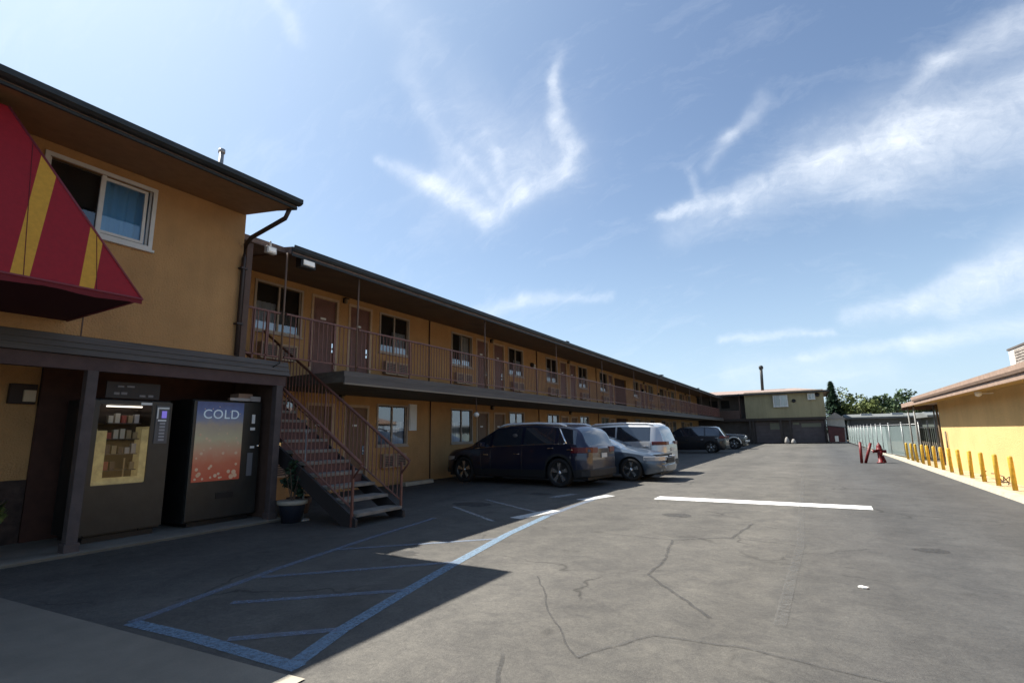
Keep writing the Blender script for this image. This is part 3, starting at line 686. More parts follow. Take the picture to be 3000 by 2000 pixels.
def potted(name, label, loc, pot, potm, h, rad, n, s, seed, lm, rim=None):
    t = thing(name, label, 'plant', loc); rnd = random.Random(seed); r, ph = pot
    b = MB(); b.lathe([(r * .72, 0), (r * .95, ph * .8), (r, ph), (r * .86, ph), (r * .84, ph - .04)], (0, 0, 0), 'z', 20); p = b.done('pot', potm, t)
    if rim: b = MB(); b.lathe([(r * 1.0, ph - .06), (r * 1.1, ph - .05), (r * 1.1, ph + .01), (r * .9, ph + .01)], (0, 0, 0), 'z', 20); b.done('rim', rim, p)
    b = MB()
    for i in range(6):
        a = i * 1.05; b.tube([(0, 0, ph - .08), (math.cos(a) * rad * .4, math.sin(a) * rad * .4, ph + h * .5), (math.cos(a) * rad * .7, math.sin(a) * rad * .7, ph + h * .8)], .008, 5)
    b.done('stem', BARK, t)
    b = MB(); leaves(b, (0, 0, ph + h * .55), (rad, rad, h * .5), n, s, rnd, 9); b.done('foliage', lm, t)
    return t
potted('potted_plant', 'broad-leaved green plant in low pot by the dark wainscot left of the vending machines', (-8.75, 2.35, .05), (.2, .35), BROWN, .45, .32, 260, .1, 3, LEAF2)
potted('potted_plant', 'dark bush in near-black pot with pale rim behind the canopy post', (-8.08, 6.22, 0), (.23, .36), mat('navy_pot', (.015, .02, .032), .5), .7, .26, 240, .07, 4, LEAF3, rim=CONCL)
potted('potted_plant', 'leafy dark plant in plain pot under the staircase', (-8.9, 7.0, 0), (.24, .3), BROWN, 1.0, .42, 420, .09, 6, LEAF3)
b = MB(); b.tube([(0, 0, 0), (0, 0, 1.55)], .018, 8); b.lathe([(.0, 1.5), (.03, 1.52), (.03, 1.58), (0, 1.6)], (0, 0, 0), 'z', 10); b.lathe([(.12, 0), (.12, .02), (.03, .04)], (0, 0, 0), 'z', 14)
tag(b.done('standing_pole', GALV, None, loc=(-8.05, 6.42, 0)), 'thin pale pole with round tip standing behind the pale-rimmed pot', 'pole')

# ------------------------------------------------------------------ STAIRCASE
st = thing('staircase', 'outdoor staircase with grey concrete treads and red-brown balustrades up to the walkway', 'staircase', (-6.6, 6.9, 0))
def rs_(o): o.location = o.location - st.location; return o
YL, YR = 6.30, 7.48; RUN, RISE = .338, .203; X0 = -6.62
for i in range(13):
    x = X0 - i * RUN; z = (i + 1) * RISE
    b = MB(); b.box(x - RUN - .03, x, YL + .05, YR - .05, z - .055, z)
    b.mi = 1; b.box(x - .004, x + .003, YL + .05, YR - .05, z - .06, z - .004) if False else None
    rs_(b.done('tread', mat('tread_concrete', (.22, .195, .165), .92, var=.2, scale=5, bump=.3), st, bevel=.006))
    if i >= 3:
        b = MB(); b.box(x - .03, x - .02, YL + .06, YR - .06, z - RISE, z - .057); rs_(b.done('riser', mat('riser_dark', (.11, .05, .042), .7, var=.2), st))
for y in (YL + .02, YR - .02):
    b = MB(); zt = 13 * RISE
    b.prism([(X0 + .02, 0), (X0 + .02, .12), (X0 - 13 * RUN, zt + .0), (X0 - 13 * RUN, zt - .30), (X0 - .3, 0)], y - .025, y + .025); rs_(b.done('stringer', mat('dark_stringer', (.035, .03, .03), .6), st))
SL = RISE / RUN; SH = .645
def rail_side(y):
    b = MB()
    p0 = Vector((X0 + .12, y, 1.0)); p1 = Vector((-11.1, y, 1.0 + (X0 + .12 + 11.1) * SH))
    b.tube([p0, p1], .028, 8)
    b.tube([p0, (X0 + .10, y, .96), (X0 - .10, y, .74)], .018, 8)
    h = rs_(b.done('handrail', RAIL, st))
    b = MB(); q0 = Vector((X0 - .06, y, .28)); q1 = Vector((X0 - 12.4 * RUN, y, .28 + 12.2 * RUN * SL)); b.tube([q0, q1], .016, 6)
    n = 38
    for i in range(1, n):
        x = q0.x + (q1.x - q0.x) * i / n; z0 = q0.z + (q1.z - q0.z) * i / n; z1 = 1.0 + (X0 + .12 - x) * SH
        b.box(x - .007, x + .007, y - .007, y + .007, z0, z1)
    rs_(b.done('balusters', BALF, st))
    b = MB(); b.box(X0 - .09, X0 - .055, y - .018, y + .018, 0, .98); b.box(X0 - 6.6 * RUN, X0 - 6.6 * RUN + .03, y - .016, y + .016, 6.4 * RISE, 1.0 + 6.9 * RISE); rs_(b.done('newel_post', RAIL, st))
rail_side(YL); rail_side(YR)
b = MB(); b.box(-11.19, X0 - 13 * RUN + .02, YL, YR, DZ - .1, DZ - .01); rs_(b.done('landing', CONC, st))

# ------------------------------------------------------------------ CARS
def interp(pts, x):
    if x <= pts[0][0]: return pts[0][1]
    for (a, za), (c_, zc_) in zip(pts, pts[1:]):
        if x <= c_: return za + (zc_ - za) * (x - a) / (c_ - a)
    return pts[-1][1]
def smoothf(pts, x, k=.05):
    return sum(interp(pts, x + k * d) for d in (-1, -.5, 0, .5, 1)) / 5
def car(name, label, cat, L, W, top_, belt_, wheels, R, pos, rz, body, group='cars parked nose-in and nose-out along the motel', sill=.24, sidewin=(), wind=None, rearw=None, roofw=.76,
        tail=None, head=None, rails=None, chrome=None, plate=True, mirror_x=None, grille=False, spokes=5, tanbump=False, clad=False):
    t = thing(name, label, cat, pos, rz, group)
    hw = W / 2
    xs = sorted({round(-L / 2 + L * i / 96, 4) for i in range(97)} | {round(s * (L / 2 - e), 4) for s in (-1, 1) for e in (.01, .03, .06, .1)} | {round(v, 4) for w in sidewin for v in w} | ({*wind} if wind else set()) | ({*rearw} if rearw else set()))
    def w_at(x):
        e = L / 2 - abs(x)
        k = 1 - .22 * max(0, 1 - e / .55) ** 2.2 - (.10 * max(0, 1 - e / .08) ** 2)
        return hw * k
    def bot(x):
        z = sill + (.10 * max(0, 1 - (L / 2 - abs(x)) / .5))
        for xw in wheels:
            d = abs(x - xw); ra = R + .055
            if d < ra: z = max(z, R + math.sqrt(ra * ra - d * d))
        return z
    def section(x):
        w = w_at(x); zb0 = bot(x); zb = smoothf(belt_, x); zt = max(smoothf(top_, x, .04), zb + .02)
        P = []
        for i in range(9):
            f = i / 8; z = zb0 + (zb - zb0) * f; zz = (z - .2) / max(.1, (zb - .2))
            k = .95 + .055 * math.sin(min(1, zz * 1.25) * PI * .62) - .035 * max(0, zz - .62) / .38
            if zz < .25: k -= .03 * (1 - zz / .25)
            P.append((w * min(k, 1.0), z))
        wb = P[-1][0]; hgt = zt - zb; cr = min(.055, hgt * .4)
        ze = zt - cr; f_ = max(0, min(1, (ze - zb) / .52)); we = wb - (hw * (.965 - roofw)) * f_ - (.05 if hgt < .2 else .0)
        for f in (.10, .5, .90, 1.0):
            bulge = .018 * math.sin(f * PI) * f_
            P.append((wb + (we - wb) * f + bulge, zb + (ze - zb) * f))
        for f in (.10, .32, .6, 1.0):
            P.append((we * (1 - f), ze + cr * math.sin(f * PI / 2)))
        return P
    S = [section(x) for x in xs]; n = len(S[0])
    groups = {}
    def G(k):
        if k not in groups: groups[k] = bmesh.new()
        return groups[k]
    cache = {}
    def V(bk, i, j, s):
        key = (bk, i, j, s if S[i][j][0] > 1e-6 else 1)
        if key not in cache:
            y, z = S[i][j]; off = 0
            cache[key] = G(bk).verts.new((xs[i], y * key[3], z))
        return cache[key]
    for i in range(len(xs) - 1):
        xm = (xs[i] + xs[i + 1]) / 2
        for j in range(n - 1):
            k = 'body'
            hgt = S[i][12][1] - S[i][8][1]; hgt2 = S[i + 1][12][1] - S[i + 1][8][1]
            if 9 <= j <= 10 and min(hgt, hgt2) > .05:
                for q, (a, c_) in enumerate(sidewin):
                    if a <= xm <= c_: k = 'side%d' % q
            if j >= 13:
                if wind and wind[0] <= xm <= wind[1]: k = 'windshield'
                if rearw and rearw[0] <= xm <= rearw[1]: k = 'rear_window'
            if j <= 1 and clad: k = 'cladding'
            for s in (1, -1):
                kk = k + ('L' if s > 0 else 'R') if k.startswith('side') else k
                vs = [V(kk, i, j, s), V(kk, i + 1, j, s), V(kk, i + 1, j + 1, s), V(kk, i, j + 1, s)]
                vs = list(dict.fromkeys(vs))
                if len(vs) >= 3:
                    try: f = G(kk).faces.new(vs); f.smooth = True
                    except Exception: pass
    for i in (0, len(xs) - 1):
        P = S[i]; bb = G('body'); L_ = [bb.verts.new((xs[i], y, z)) for y, z in P]; R_ = [bb.verts.new((xs[i], -y, z)) for y, z in P[:-1]][::-1]
        try: bb.faces.new(L_ + R_)
        except Exception: pass
    bo = None
    order = sorted(groups, key=lambda k: k != 'body')
    for k in order:
        bmm = groups[k]; bmesh.ops.recalc_face_normals(bmm, faces=bmm.faces)
        me = bpy.data.meshes.new(k); bmm.to_mesh(me); bmm.free()
        nm = 'body' if k == 'body' else ('side_window' if k.startswith('side') else k)
        me.materials.append(body if k == 'body' else (RUBBER if k == 'cladding' else CARGLASS))
        o = bpy.data.objects.new(nm, me); C.objects.link(o); o.parent = t
        if k == 'body':
            bo = o
    # underbody
    b = MB(); b.box(-L / 2 + .12, L / 2 - .12, -hw * .76, hw * .76, .2, .78); b.done('underbody', RUBBER, t)
    # wheels
    for xw in wheels:
        for s in (1, -1):
            wt = MB(); c0_ = (xw, s * (hw - .13), R)
            wt.lathe([(R * .74, -.11), (R * .93, -.115), (R, -.085), (R, .085), (R * .93, .115), (R * .74, .11), (R * .70, 0), (R * .74, -.11)], c0_, 'y', 32, caps=False); ty = wt.done('wheel', TYRE, t)
            rm = MB(); o_ = s * .085
            rm.lathe([(R * .76, o_ - s * .03), (R * .76, o_ + s * .02), (R * .69, o_ + s * .015), (R * .68, o_ - s * .05), (.0, o_ - s * .055)], c0_, 'y', 32, mi=0)
            rm.lathe([(.0, o_ + s * .01), (R * .15, o_ + s * .008), (R * .17, o_ - s * .04)], c0_, 'y', 16, mi=1)
            for q in range(spokes):
                a = q * 2 * PI / spokes + .3
                for da in (-.13, .13):
                    ca, sa = math.cos(a + da), math.sin(a + da); c1, s1 = math.cos(a), math.sin(a); r0, r1 = R * .12, R * .68; wd = R * .06
                    P = [(c0_[0] + r0 * c1 - wd * sa, r0 * s1 + wd * ca), (c0_[0] + r1 * ca - wd * sa, r1 * sa + wd * ca), (c0_[0] + r1 * ca + wd * sa, r1 * sa - wd * ca), (c0_[0] + r0 * c1 + wd * sa, r0 * s1 - wd * ca)]
                    yy = c0_[1] + o_
                    rm.prism([(u, R + v) for u, v in P], min(yy, yy - s * .04), max(yy, yy - s * .04), 'y', mi=1)
            rm.done('rim', [mat('rim_dark', (.05, .05, .05), .4, metal=.7), RIM], ty)
    # door seams
    b = MB()
    def sect_pt(x, j, s, off=.002):
        P = section(x); return Vector((x, s * (P[j][0] + off), P[j][1]))
    sx = [sidewin[0][0] - .02] + [(a[1] + c_[0]) / 2 for a, c_ in zip(sidewin, sidewin[1:])] + [sidewin[-1][1] - .25] if sidewin else []
    for x in sx:
        if any(abs(x - xw) < R + .06 for xw in wheels): continue
        for s in (1, -1): b.tube([sect_pt(x, j, s, -.001) for j in range(1, 9)], .006, 4)
    if sx: b.done('door_seam', RUBBER, bo)
    # handles
    for q in range(len(sx) - 1):
        x = sx[q] + .18
        if x > L * .3: continue
        for s in (1, -1):
            P = section(x); y = s * P[6][0]
            b = MB(); b.box(x - .09, x + .09, min(y, y + s * .035), max(y, y + s * .035), P[6][1] + .01, P[6][1] + .035); b.done('door_handle', CHROME, t, bevel=.006)
    if mirror_x is not None:
        for s in (1, -1):
            P = section(mirror_x); y = s * P[8][0]; z = P[8][1] + .06
            b = MB(); b.box(mirror_x - .05, mirror_x + .07, min(y - s * .02, y + s * .2), max(y - s * .02, y + s * .2), z, z + .14); b.done('wing_mirror', body, t, bevel=.03)
    # lamps
    def lampset(spec, sgn, m, nm):
        z0, z1, ln, wd = spec
        for s in (1, -1):
            b = MB(); xe = sgn * L / 2
            pts = []
            for q in range(6):
                x = xe - sgn * (ln * q / 5); w = w_at(x) * .985 + .012; pts.append((x, w))
            inner = [(xe + sgn * .012, w_at(xe) * .985 - wd), (xe + sgn * .012, w_at(xe) * .985)]
            prof = [(inner[0][0], inner[0][1]), inner[1]] + pts[1:] + [(pts[-1][0], pts[-1][1] - .05), (xe - sgn * .1, inner[0][1])]
            prof = [(u, v * s) for u, v in prof]
            b.prism(prof, z0, z1, 'z'); b.done(nm, m, t, bevel=.012)
    if tail: lampset(tail, -1, TAILL, 'tail_light')
    if head: lampset(head, 1, LAMPG, 'headlight')
    # bumpers
    for sgn, nm in ((-1, 'rear_bumper'), (1, 'front_bumper')):
        b = MB(); xe = sgn * L / 2; prof = []
        for q in range(9):
            v = -1 + q / 4; y = v * hw * .80; x = xe + sgn * (.05 - .07 * abs(v) ** 3); prof.append((x, y))
        prof += [(xe - sgn * .25, hw * .93), (xe - sgn * .25, -hw * .93)]
        b.prism(prof, .28, .50, 'z'); bm_ = b.done(nm, RUBBER if clad or sgn < 0 else body, t, bevel=.03)
    if plate:
        b = MB(); z = .78; xe = -L / 2 - .012; b.box(xe - .01, xe, -.16, .16, z, z + .12); b.done('number_plate', VINYL, t)
    if grille:
        b = MB(); xe = L / 2; b.box(xe - .02, xe + .02, -hw * .45, hw * .45, .52, .68)
        for k in range(4): b.box(xe + .02, xe + .03, -hw * .44, hw * .44, .53 + k * .04, .545 + k * .04)
        b.done('grille', RUBBER, t)
        for s in (1, -1): b = MB(); b.lathe([(.0, .03), (.055, .03), (.06, .0)], (xe - .01 if s > 0 else xe - .01, s * hw * .62, .42), 'x', 14); b.done('fog_lamp', LAMPG, t)
    if rails:
        for s in (1, -1):
            pts = []
            for q in range(13):
                x = rails[0] + (rails[1] - rails[0]) * q / 12; P = section(x); zz = P[12][1]; e = min(q, 12 - q)
                pts.append((x, s * (P[12][0] - .03), zz + (.065 if e > 0 else .02)))
            b = MB(); b.tube(pts, .028, 8)
            b.done('roof_rail', mat('highlight_rail', (.85, .86, .88), .25, metal=.0, spec=1.0), t)  # white base colour imitates the sky highlight along the car roof
    if chrome:
        for s in (1, -1):
            b = MB(); pts = []
            for q in range(21):
                x = chrome[1] + (chrome[0] - chrome[1]) * q / 20; P = section(x); pts.append((x, s * (P[9][0] + .004), P[9][1] - .01))
            x2 = chrome[0]
            for f, j in ((.06, 10), (.20, 11), (.32, 12)):
                P = section(x2 - 0 + 0); PP = section(x2 + f * 0); 
            P = section(x2); P2 = section(x2 - .30); 
            pts += [(x2 - .10, s * (section(x2 - .10)[9][0] + .004), section(x2 - .10)[9][1] + .03), (x2 - .22 + .45, 0, 0)][:1]
            b.tube(pts, .016, 6)
            # kinked diagonal bar over the rear quarter
            k0 = section(x2 - .08); k1 = section(x2 - .02 + .25)
            A = Vector((x2 - .10, s * (k0[9][0] + .006), k0[9][1])); Bv = Vector((x2 + .22, s * (k1[12][0] + .012), k1[12][1] - .01))
            b.tube([A, (A + Bv) / 2 + Vector((0, s * .012, 0)), Bv], .030, 6)
            b.done('chrome_trim', CHROME, t)
    return t
# local +x is the nose
NAVY = paint('midnight_paint', (.014, .018, .042), .45)
SILV = paint('silver_paint', (.50, .51, .52), .55)
BLUS = paint('steel_blue_paint', (.07, .095, .13), .5)
BLK = paint('black_paint', (.012, .012, .015), .2)
# dark SUV
Ls = 5.3
car('parked_suv', 'dark navy suv with chrome roof rails parked nose to the wall, nearest the stairs', 'car', Ls, 1.95,
    [(-2.65, 1.02), (-2.55, 1.12), (-2.38, 1.50), (-2.22, 1.63), (-1.9, 1.69), (-.9, 1.745), (.1, 1.74), (.55, 1.68), (1.45, 1.20), (1.62, 1.13), (2.2, 1.03), (2.5, .92), (2.65, .74)],
    [(-2.65, 1.0), (-2.4, 1.10), (-1.6, 1.12), (0, 1.06), (1.4, 1.02), (2.2, .93), (2.5, .84), (2.65, .68)],
    (-1.74, 1.78), .39, (-7.75, 14.35, 0), PI - math.radians(7), NAVY, sidewin=[(-2.28, -1.72), (-1.62, -.55), (-.45, .62), (.72, 1.3)], wind=(.5, 1.48), rearw=(-2.56, -2.25),
    tail=(.92, 1.07, .5, .3), head=(.66, .80, .5, .4), rails=(-1.9, .5), chrome=(-1.9, 1.3), mirror_x=.95, spokes=5, clad=True)
car('parked_sedan', 'steel-blue sedan parked nose-out between the navy suv and the silver van', 'car', 4.7, 1.82,
    [(-2.35, .86), (-2.2, .98), (-1.75, 1.05), (-1.1, 1.38), (-.5, 1.45), (.1, 1.42), (1.0, 1.02), (1.2, .97), (1.9, .84), (2.2, .74), (2.35, .58)],
    [(-2.35, .82), (-1.5, .93), (0, .90), (1.0, .88), (1.9, .76), (2.2, .66), (2.35, .52)],
    (-1.4, 1.38), .34, (-6.22, 16.55, 0), math.radians(-2), BLUS, sill=.2, sidewin=[(-1.55, -.72), (-.62, .2), (.3, .85)], wind=(.12, 1.02), rearw=(-1.72, -1.08), roofw=.7,
    tail=(.78, .92, .3, .3), head=(.60, .73, .55, .36), mirror_x=.55, grille=True)
car('parked_minivan', 'silver minivan with roof rails parked nose to the wall behind the blue sedan', 'car', 5.0, 1.98,
    [(-2.5, 1.0), (-2.44, 1.12), (-2.32, 1.5), (-2.22, 1.68), (-2.0, 1.73), (-.9, 1.77), (.2, 1.74), (.6, 1.66), (1.6, 1.15), (1.8, 1.08), (2.25, .95), (2.5, .7)],
    [(-2.5, .98), (-2.2, 1.08), (0, 1.04), (1.5, 1.0), (2.2, .86), (2.5, .64)],
    (-1.5, 1.6), .35, (-6.9, 19.25, 0), PI - math.radians(3), SILV, sidewin=[(-2.02, -.78), (-.72, .35), (.45, 1.35)], wind=(.58, 1.62), rearw=(-2.45, -2.22),
    tail=(1.0, 1.12, .42, .3), head=(.66, .82, .5, .4), rails=(-2.1, .3), mirror_x=1.0)
car('parked_suv', 'black suv in shade, first car past the silver van', 'car', 4.9, 1.95,
    [(-2.45, 1.0), (-2.35, 1.15), (-2.0, 1.68), (-1.8, 1.75), (-.8, 1.8), (.3, 1.76), (.6, 1.7), (1.4, 1.2), (1.6, 1.13), (2.2, 1.0), (2.45, .76)],
    [(-2.45, .98), (-2.0, 1.1), (0, 1.06), (1.4, 1.02), (2.2, .92), (2.45, .68)],
    (-1.5, 1.5), .37, (-7.45, 37.9, 0), PI, BLK, sidewin=[(-2.05, -1.2), (-1.1, -.2), (-.1, .9)], wind=(.58, 1.42), rearw=(-2.36, -1.95),
    tail=(.95, 1.1, .4, .3), head=(.66, .8, .4, .3), mirror_x=.85)
pk = car('parked_jeep', 'black off-road car with pale bumper and bright headlight parked nose-out before the far wing', 'car', 4.7, 1.95,
    [(-2.35, 1.1), (-2.3, 1.7), (-2.1, 1.82), (.0, 1.84), (.25, 1.8), (.75, 1.26), (.9, 1.22), (2.0, 1.16), (2.35, 1.08)],
    [(-2.35, 1.08), (.2, 1.14), (.9, 1.14), (2.0, 1.08), (2.35, 1.0)],
    (-1.45, 1.5), .42, (-6.95, 45.8, 0), 0, BLK, sill=.42, sidewin=[(-2.1, -1.1), (-1.0, -.2), (-.1, .5)], wind=(.05, .78), rearw=(-2.32, -2.2),
    tail=(.9, 1.1, .12, .15), head=(.84, 1.0, .10, .3), mirror_x=.4, grille=True)
for xw in (-1.45, 1.5):
    b = MB(); b.tube([(xw + .52 * math.cos(a * PI / 10), -1.0, .42 + .52 * math.sin(a * PI / 10)) for a in range(11)], .06, 6); b.done('wheel_flare', VINYL, pk)
b = MB(); b.box(2.3, 2.48, -.9, .9, .55, .68); b.done('front_bumper', VINYL, pk, bevel=.02)
b = MB(); b.lathe([(0, .06), (.11, .05), (.12, 0)], (2.34, -.6, .92), 'x', 14); b.done('headlight', mat('bright_lamp', (.85, .85, .82), .2), pk)

# ------------------------------------------------------------------ RIGHT SIDE
rb = thing('low_building', 'single-storey yellow building on the right with overhanging tan roof', 'building', (4.2, 16, 0))
def rr_(o): o.location = o.location - rb.location; return o
b = MB(); b.box(4.2, 16, 3, 24.9, 0, 2.42); rr_(b.done('wall', STUCCO2, rb))
b = MB(); b.prism([(3.6, 2.36), (3.6, 2.47), (9.8, 3.6), (16.6, 2.45), (16.6, 2.34), (4.2, 2.40)], 2.4, 28.4)
rf = rr_(b.done('roof', SHINGLE, rb))
b = MB(); b.box(3.54, 3.598, 2.4, 28.4, 2.32, 2.48); b.prism([(3.50, 2.44), (3.47, 2.50), (3.47, 2.60), (3.53, 2.60), (3.56, 2.49)], 2.4, 25.2); b.done('gutter', mat('tan_gutter', (.30, .21, .16), .6, var=.15), rf)
b = MB(); b.prism([(3.6, 2.355), (3.6, 2.335), (4.199, 2.375), (4.199, 2.398)], 2.4, 28.3); b.done('soffit', mat('yellow_soffit', (.34, .22, .07), .9), rf)
b = MB(); b.box(3.54, 14, 28.4, 28.44, 2.2, 2.5); b.done('end_fascia', BROWN, rf)
for x, y in ((3.72, 28.2), (3.72, 26.7), (4.6, 28.2)):
    b = MB(); b.tube([(x, y, 0), (x, y, 2.36)], .03, 8); rr_(b.done('porch_post', mat('grey_post', (.22, .22, .21), .6), rb))
b = MB(); b.tube([(4.16, 24.96, 0), (4.16, 24.96, 2.3)], .035, 8); b.tube([(4.15, 24.0, .06), (4.15, 24.0, 1.3)], .028, 8); rr_(b.done('downspout', mat('bronze_pipe', (.13, .09, .05), .6), rb))
t = thing('eave_lamp', 'small white lamp under the eave of the yellow building', 'lamp', (3.86, 17.7, 2.34))
b = MB(); b.lathe([(.06, .03), (.08, -.02), (.07, -.1), (.0, -.13)], (0, 0, 0), 'z', 14); b.done('globe', WHITE, t); b = MB(); b.box(-.02, .3, -.01, .01, -.06, -.04); b.done('bracket', WHITE, t)
# rooftop AC
ac = thing('rooftop_unit', 'boxy white-and-grey air-conditioning unit on the yellow building roof', 'air conditioner', (5.5, 18.4, 2.6))
b = MB(); b.box(-.5, .9, -1.4, .9, .12, .92); b.done('cabinet', VINYL, ac, bevel=.02)
b = MB(); b.box(-.52, .92, -1.42, .92, .92, .97); b.done('lid', GREYTRIM, ac)
b = MB()
for k in range(9): b.box(-.53, -.502, -1.3, .35, .2 + k * .075, .235 + k * .075)
b.box(-.515, -.501, -1.32, .38, .16, .88); b.done('louvre', mat('louvre_grey', (.28, .25, .22), .7, var=.4, scale=8), ac)
b = MB(); b.box(-.4, -.3, -1.4, .9, -.25, .12); b.box(.7, .8, -1.4, .9, -.1, .12); b.done('curb', GALV, ac)
# bollards
proto = None
nb = 13
for i in range(nb):
    y = 15.44 + 1.107 * i; x = 3.70 - .0125 * i
    lab = 'yellow steel bollard, %s' % ('nearest of the row along the yellow wall' if i == 0 else 'farthest of the row, by the dark gate' if i == nb - 1 else '%s from the near end of the row' % ordn[i])
    if not proto:
        proto = thing('bollard', lab, 'bollard', (x, y, .05), 0, 'yellow bollards along the right-hand kerb')
        b = MB(); b.lathe([(.047, 0), (.047, .72), (.038, .745), (.0, .755)], (0, 0, 0), 'z', 16); b.done('post', YELLOW, proto)
        b = MB(); b.lathe([(.1, -.04), (.1, .012), (.057, .02)], (0, 0, 0), 'z', 16); b.done('base', CONC, proto)
    else:
        o = copy_tree(proto); o.location = (x, y, .05); o['label'] = lab
        o.rotation_euler = (random.uniform(-.02, .02), random.uniform(-.02, .035), random.uniform(0, 6))
# hose / branches near the wall
b = MB(); rnd = random.Random(9)
for k in range(4):
    x, y = 3.95 + rnd.uniform(-.08, .1), 15.6 + rnd.uniform(0, 4.6); p = [(x, y, .08)]
    for q in range(4): p.append((x + rnd.uniform(-.12, .1), y + q * .14 * rnd.choice((1, 1, -.4)), .12 + rnd.uniform(0, .16)))
    b.tube(p, .014, 5)
tag(b.done('dry_branches', BARK), 'dry dark branches lying at the foot of the yellow wall', 'branches')
# fence
fn = thing('fence', 'pale green slatted chain-link fence along the far right kerb', 'fence', (3.3, 43, 0))
def rf_(o): o.location = o.location - fn.location; return o
def fx(y): return 3.41 - (y - 34) * .010 if y > 34 else 3.41 + (34 - y) / 5.6 * .59
b = MB(); n = 400; y0, y1 = 28.4, 61.9
for i in range(n):
    y = y0 + (y1 - y0) * i / n; b.box(fx(y) - .004, fx(y) + .004, y, y + (y1 - y0) / n * .86, .1, 1.55 + .015 * math.sin(i * 7.1))
rf_(b.done('slats', SLAT, fn))
for k in range(15):
    y = y0 + (y1 - y0) * k / 14; b = MB(); b.tube([(fx(y) - .03, y, 0), (fx(y) - .03, y, 1.66)], .020, 8); b.lathe([(.035, 1.66), (.03, 1.7), (0, 1.72)], (fx(y) - .03, y, 0), 'z', 8); rf_(b.done('post', GALV, fn))
b = MB(); b.tube([(fx(y) - .03, y, 1.6) for y in (y0, 31, 34, 48, y1)], .018, 6); b.tube([(fx(y) - .03, y, .14) for y in (y0, 31, 34, 48, y1)], .012, 6); rf_(b.done('rail', GALV, fn))
gt = thing('gate', 'dark mesh gate between the pale fence and the yellow building', 'gate', (4.45, 28.4, 0))
b = MB()
for i in range(12): b.box(-.4 + i * .065, -.35 + i * .065, -.006, .006, .1, 1.42)
b.done('screen', DARKG, gt)
b = MB()
for x in (-.42, -.1, .16, .4): b.tube([(x, -.02, 0), (x, -.02, 1.75)], .02, 8)
b.tube([(-.42, -.02, 1.45), (.4, -.02, 1.45)], .018, 6); b.done('frame', GALV, gt)
# red posts and valve
b = MB(); b.tube([(0, 0, 0), (.03, 0, .86)], .055, 14); b.lathe([(.055, .86), (.04, .885), (0, .89)], (.03, 0, 0), 'z', 14)
tag(b.done('bollard', REDP, None, loc=(1.70, 26.8, 0)), 'upright dark red guard post, left one of the pair by the valve', 'bollard', 'red guard posts')
b = MB(); b.tube([(0, 0, 0), (.27, 0, .84)], .055, 14)
tag(b.done('bollard', REDP, None, loc=(1.84, 26.9, 0)), 'leaning dark red guard post, right one of the pair by the valve', 'bollard', 'red guard posts')
hy = thing('fire_hydrant', 'red fire hydrant with side outlets near the right-hand fence', 'fire hydrant', (2.4, 27.1, 0))
b = MB(); b.lathe([(.15, 0), (.15, .04), (.09, .05), (.09, .52), (.13, .54), (.13, .58), (.1, .6), (.1, .68), (.07, .76), (.03, .8), (.03, .84), (0, .84)], (0, 0, 0), 'z', 18); b.done('barrel', REDP, hy)
for s, z, r in ((-1, .48, .055), (1, .48, .055)):
    b = MB(); b.lathe([(r, 0), (r, s * .12), (r * 1.3, s * .125), (r * 1.3, s * .17), (.0, s * .18)], (s * .07, 0, z), 'x', 12); b.done('outlet', REDP, hy)
b = MB(); b.lathe([(.07, 0), (.07, -.12), (.09, -.125), (.09, -.17), (0, -.18)], (0, -.07, .42), 'y', 12); b.tube([(.08, -.02, .3), (.16, -.03, .02)], .05, 10); b.done('outlet', REDP, hy)
# litter
b = MB(); rnd = random.Random(2)
pts = [(math.cos(a * PI / 4) * rnd.uniform(.02, .05), math.sin(a * PI / 4) * rnd.uniform(.015, .04)) for a in range(8)]
b.prism(pts, 0, .012, 'z'); tag(b.done('litter', WHITE, None, loc=(.26, 6.0, .004)), 'small crumpled white scrap on the open asphalt', 'litter')

# ------------------------------------------------------------------ FAR WING
fw = thing('motel_building', 'far two-storey olive wing closing the lot with garages beneath and chimney pipe on its roof', 'building', (-3, 62, 0))
def rw(o): o.location = o.location - fw.location; return o
YF = 62.5
b = MB(); b.box(-6.15, 1.42, YF, 74, 2.72, 5.55); rw(b.done('wall', OLIVE, fw))
b = MB(); b.box(-19, -6.155, YF + 2.2, 74, 2.72, 5.5); rw(b.done('rear_wall', mat('grey_stucco', (.15, .13, .115), .9, var=.1), fw))
b = MB(); b.box(-11.2, -5.9, YF + .02, YF + 2.2, 2.55, 2.72); rw(b.done('walkway_slab', DECK, fw))
b = MB(); b.box(-11.2, -6.7, YF + .1, YF + .15, 2.72, 3.65); rw(b.done('parapet', mat('brown_parapet', (.10, .062, .05), .8, var=.1), fw))
b = MB(); b.box(-6.75, -6.65, YF + .1, YF + .2, 2.72, 5.5); rw(b.done('post', BROWN, fw))
b = MB()
prof = None
ridge = 6.15
b.face([(-13, YF - .5, 5.40), (1.95, YF - .5, 5.40), (-1.2, 67.5, ridge), (-13, 67.5, ridge)])
b.face([(1.95, YF - .5, 5.40), (1.95, 74.5, 5.40), (-1.2, 67.5, ridge)]); b.face([(1.95, 74.5, 5.4), (-13, 74.5, 5.4), (-13, 67.5, ridge), (-1.2, 67.5, ridge)])
b.face([(-13, YF - .5, 5.38), (1.95, YF - .5, 5.38), (1.95, 74.5, 5.38), (-13, 74.5, 5.38)])
rf = rw(b.done('roof', mat('pinkish_shingle', (.27, .205, .18), .95, var=.12, scale=2), fw))
b = MB(); b.box(-13, 1.97, YF - .55, YF - .5, 5.25, 5.42); b.box(1.95, 2.0, YF - .55, 74.5, 5.25, 5.42); b.done('fascia', FASCIA, rf)
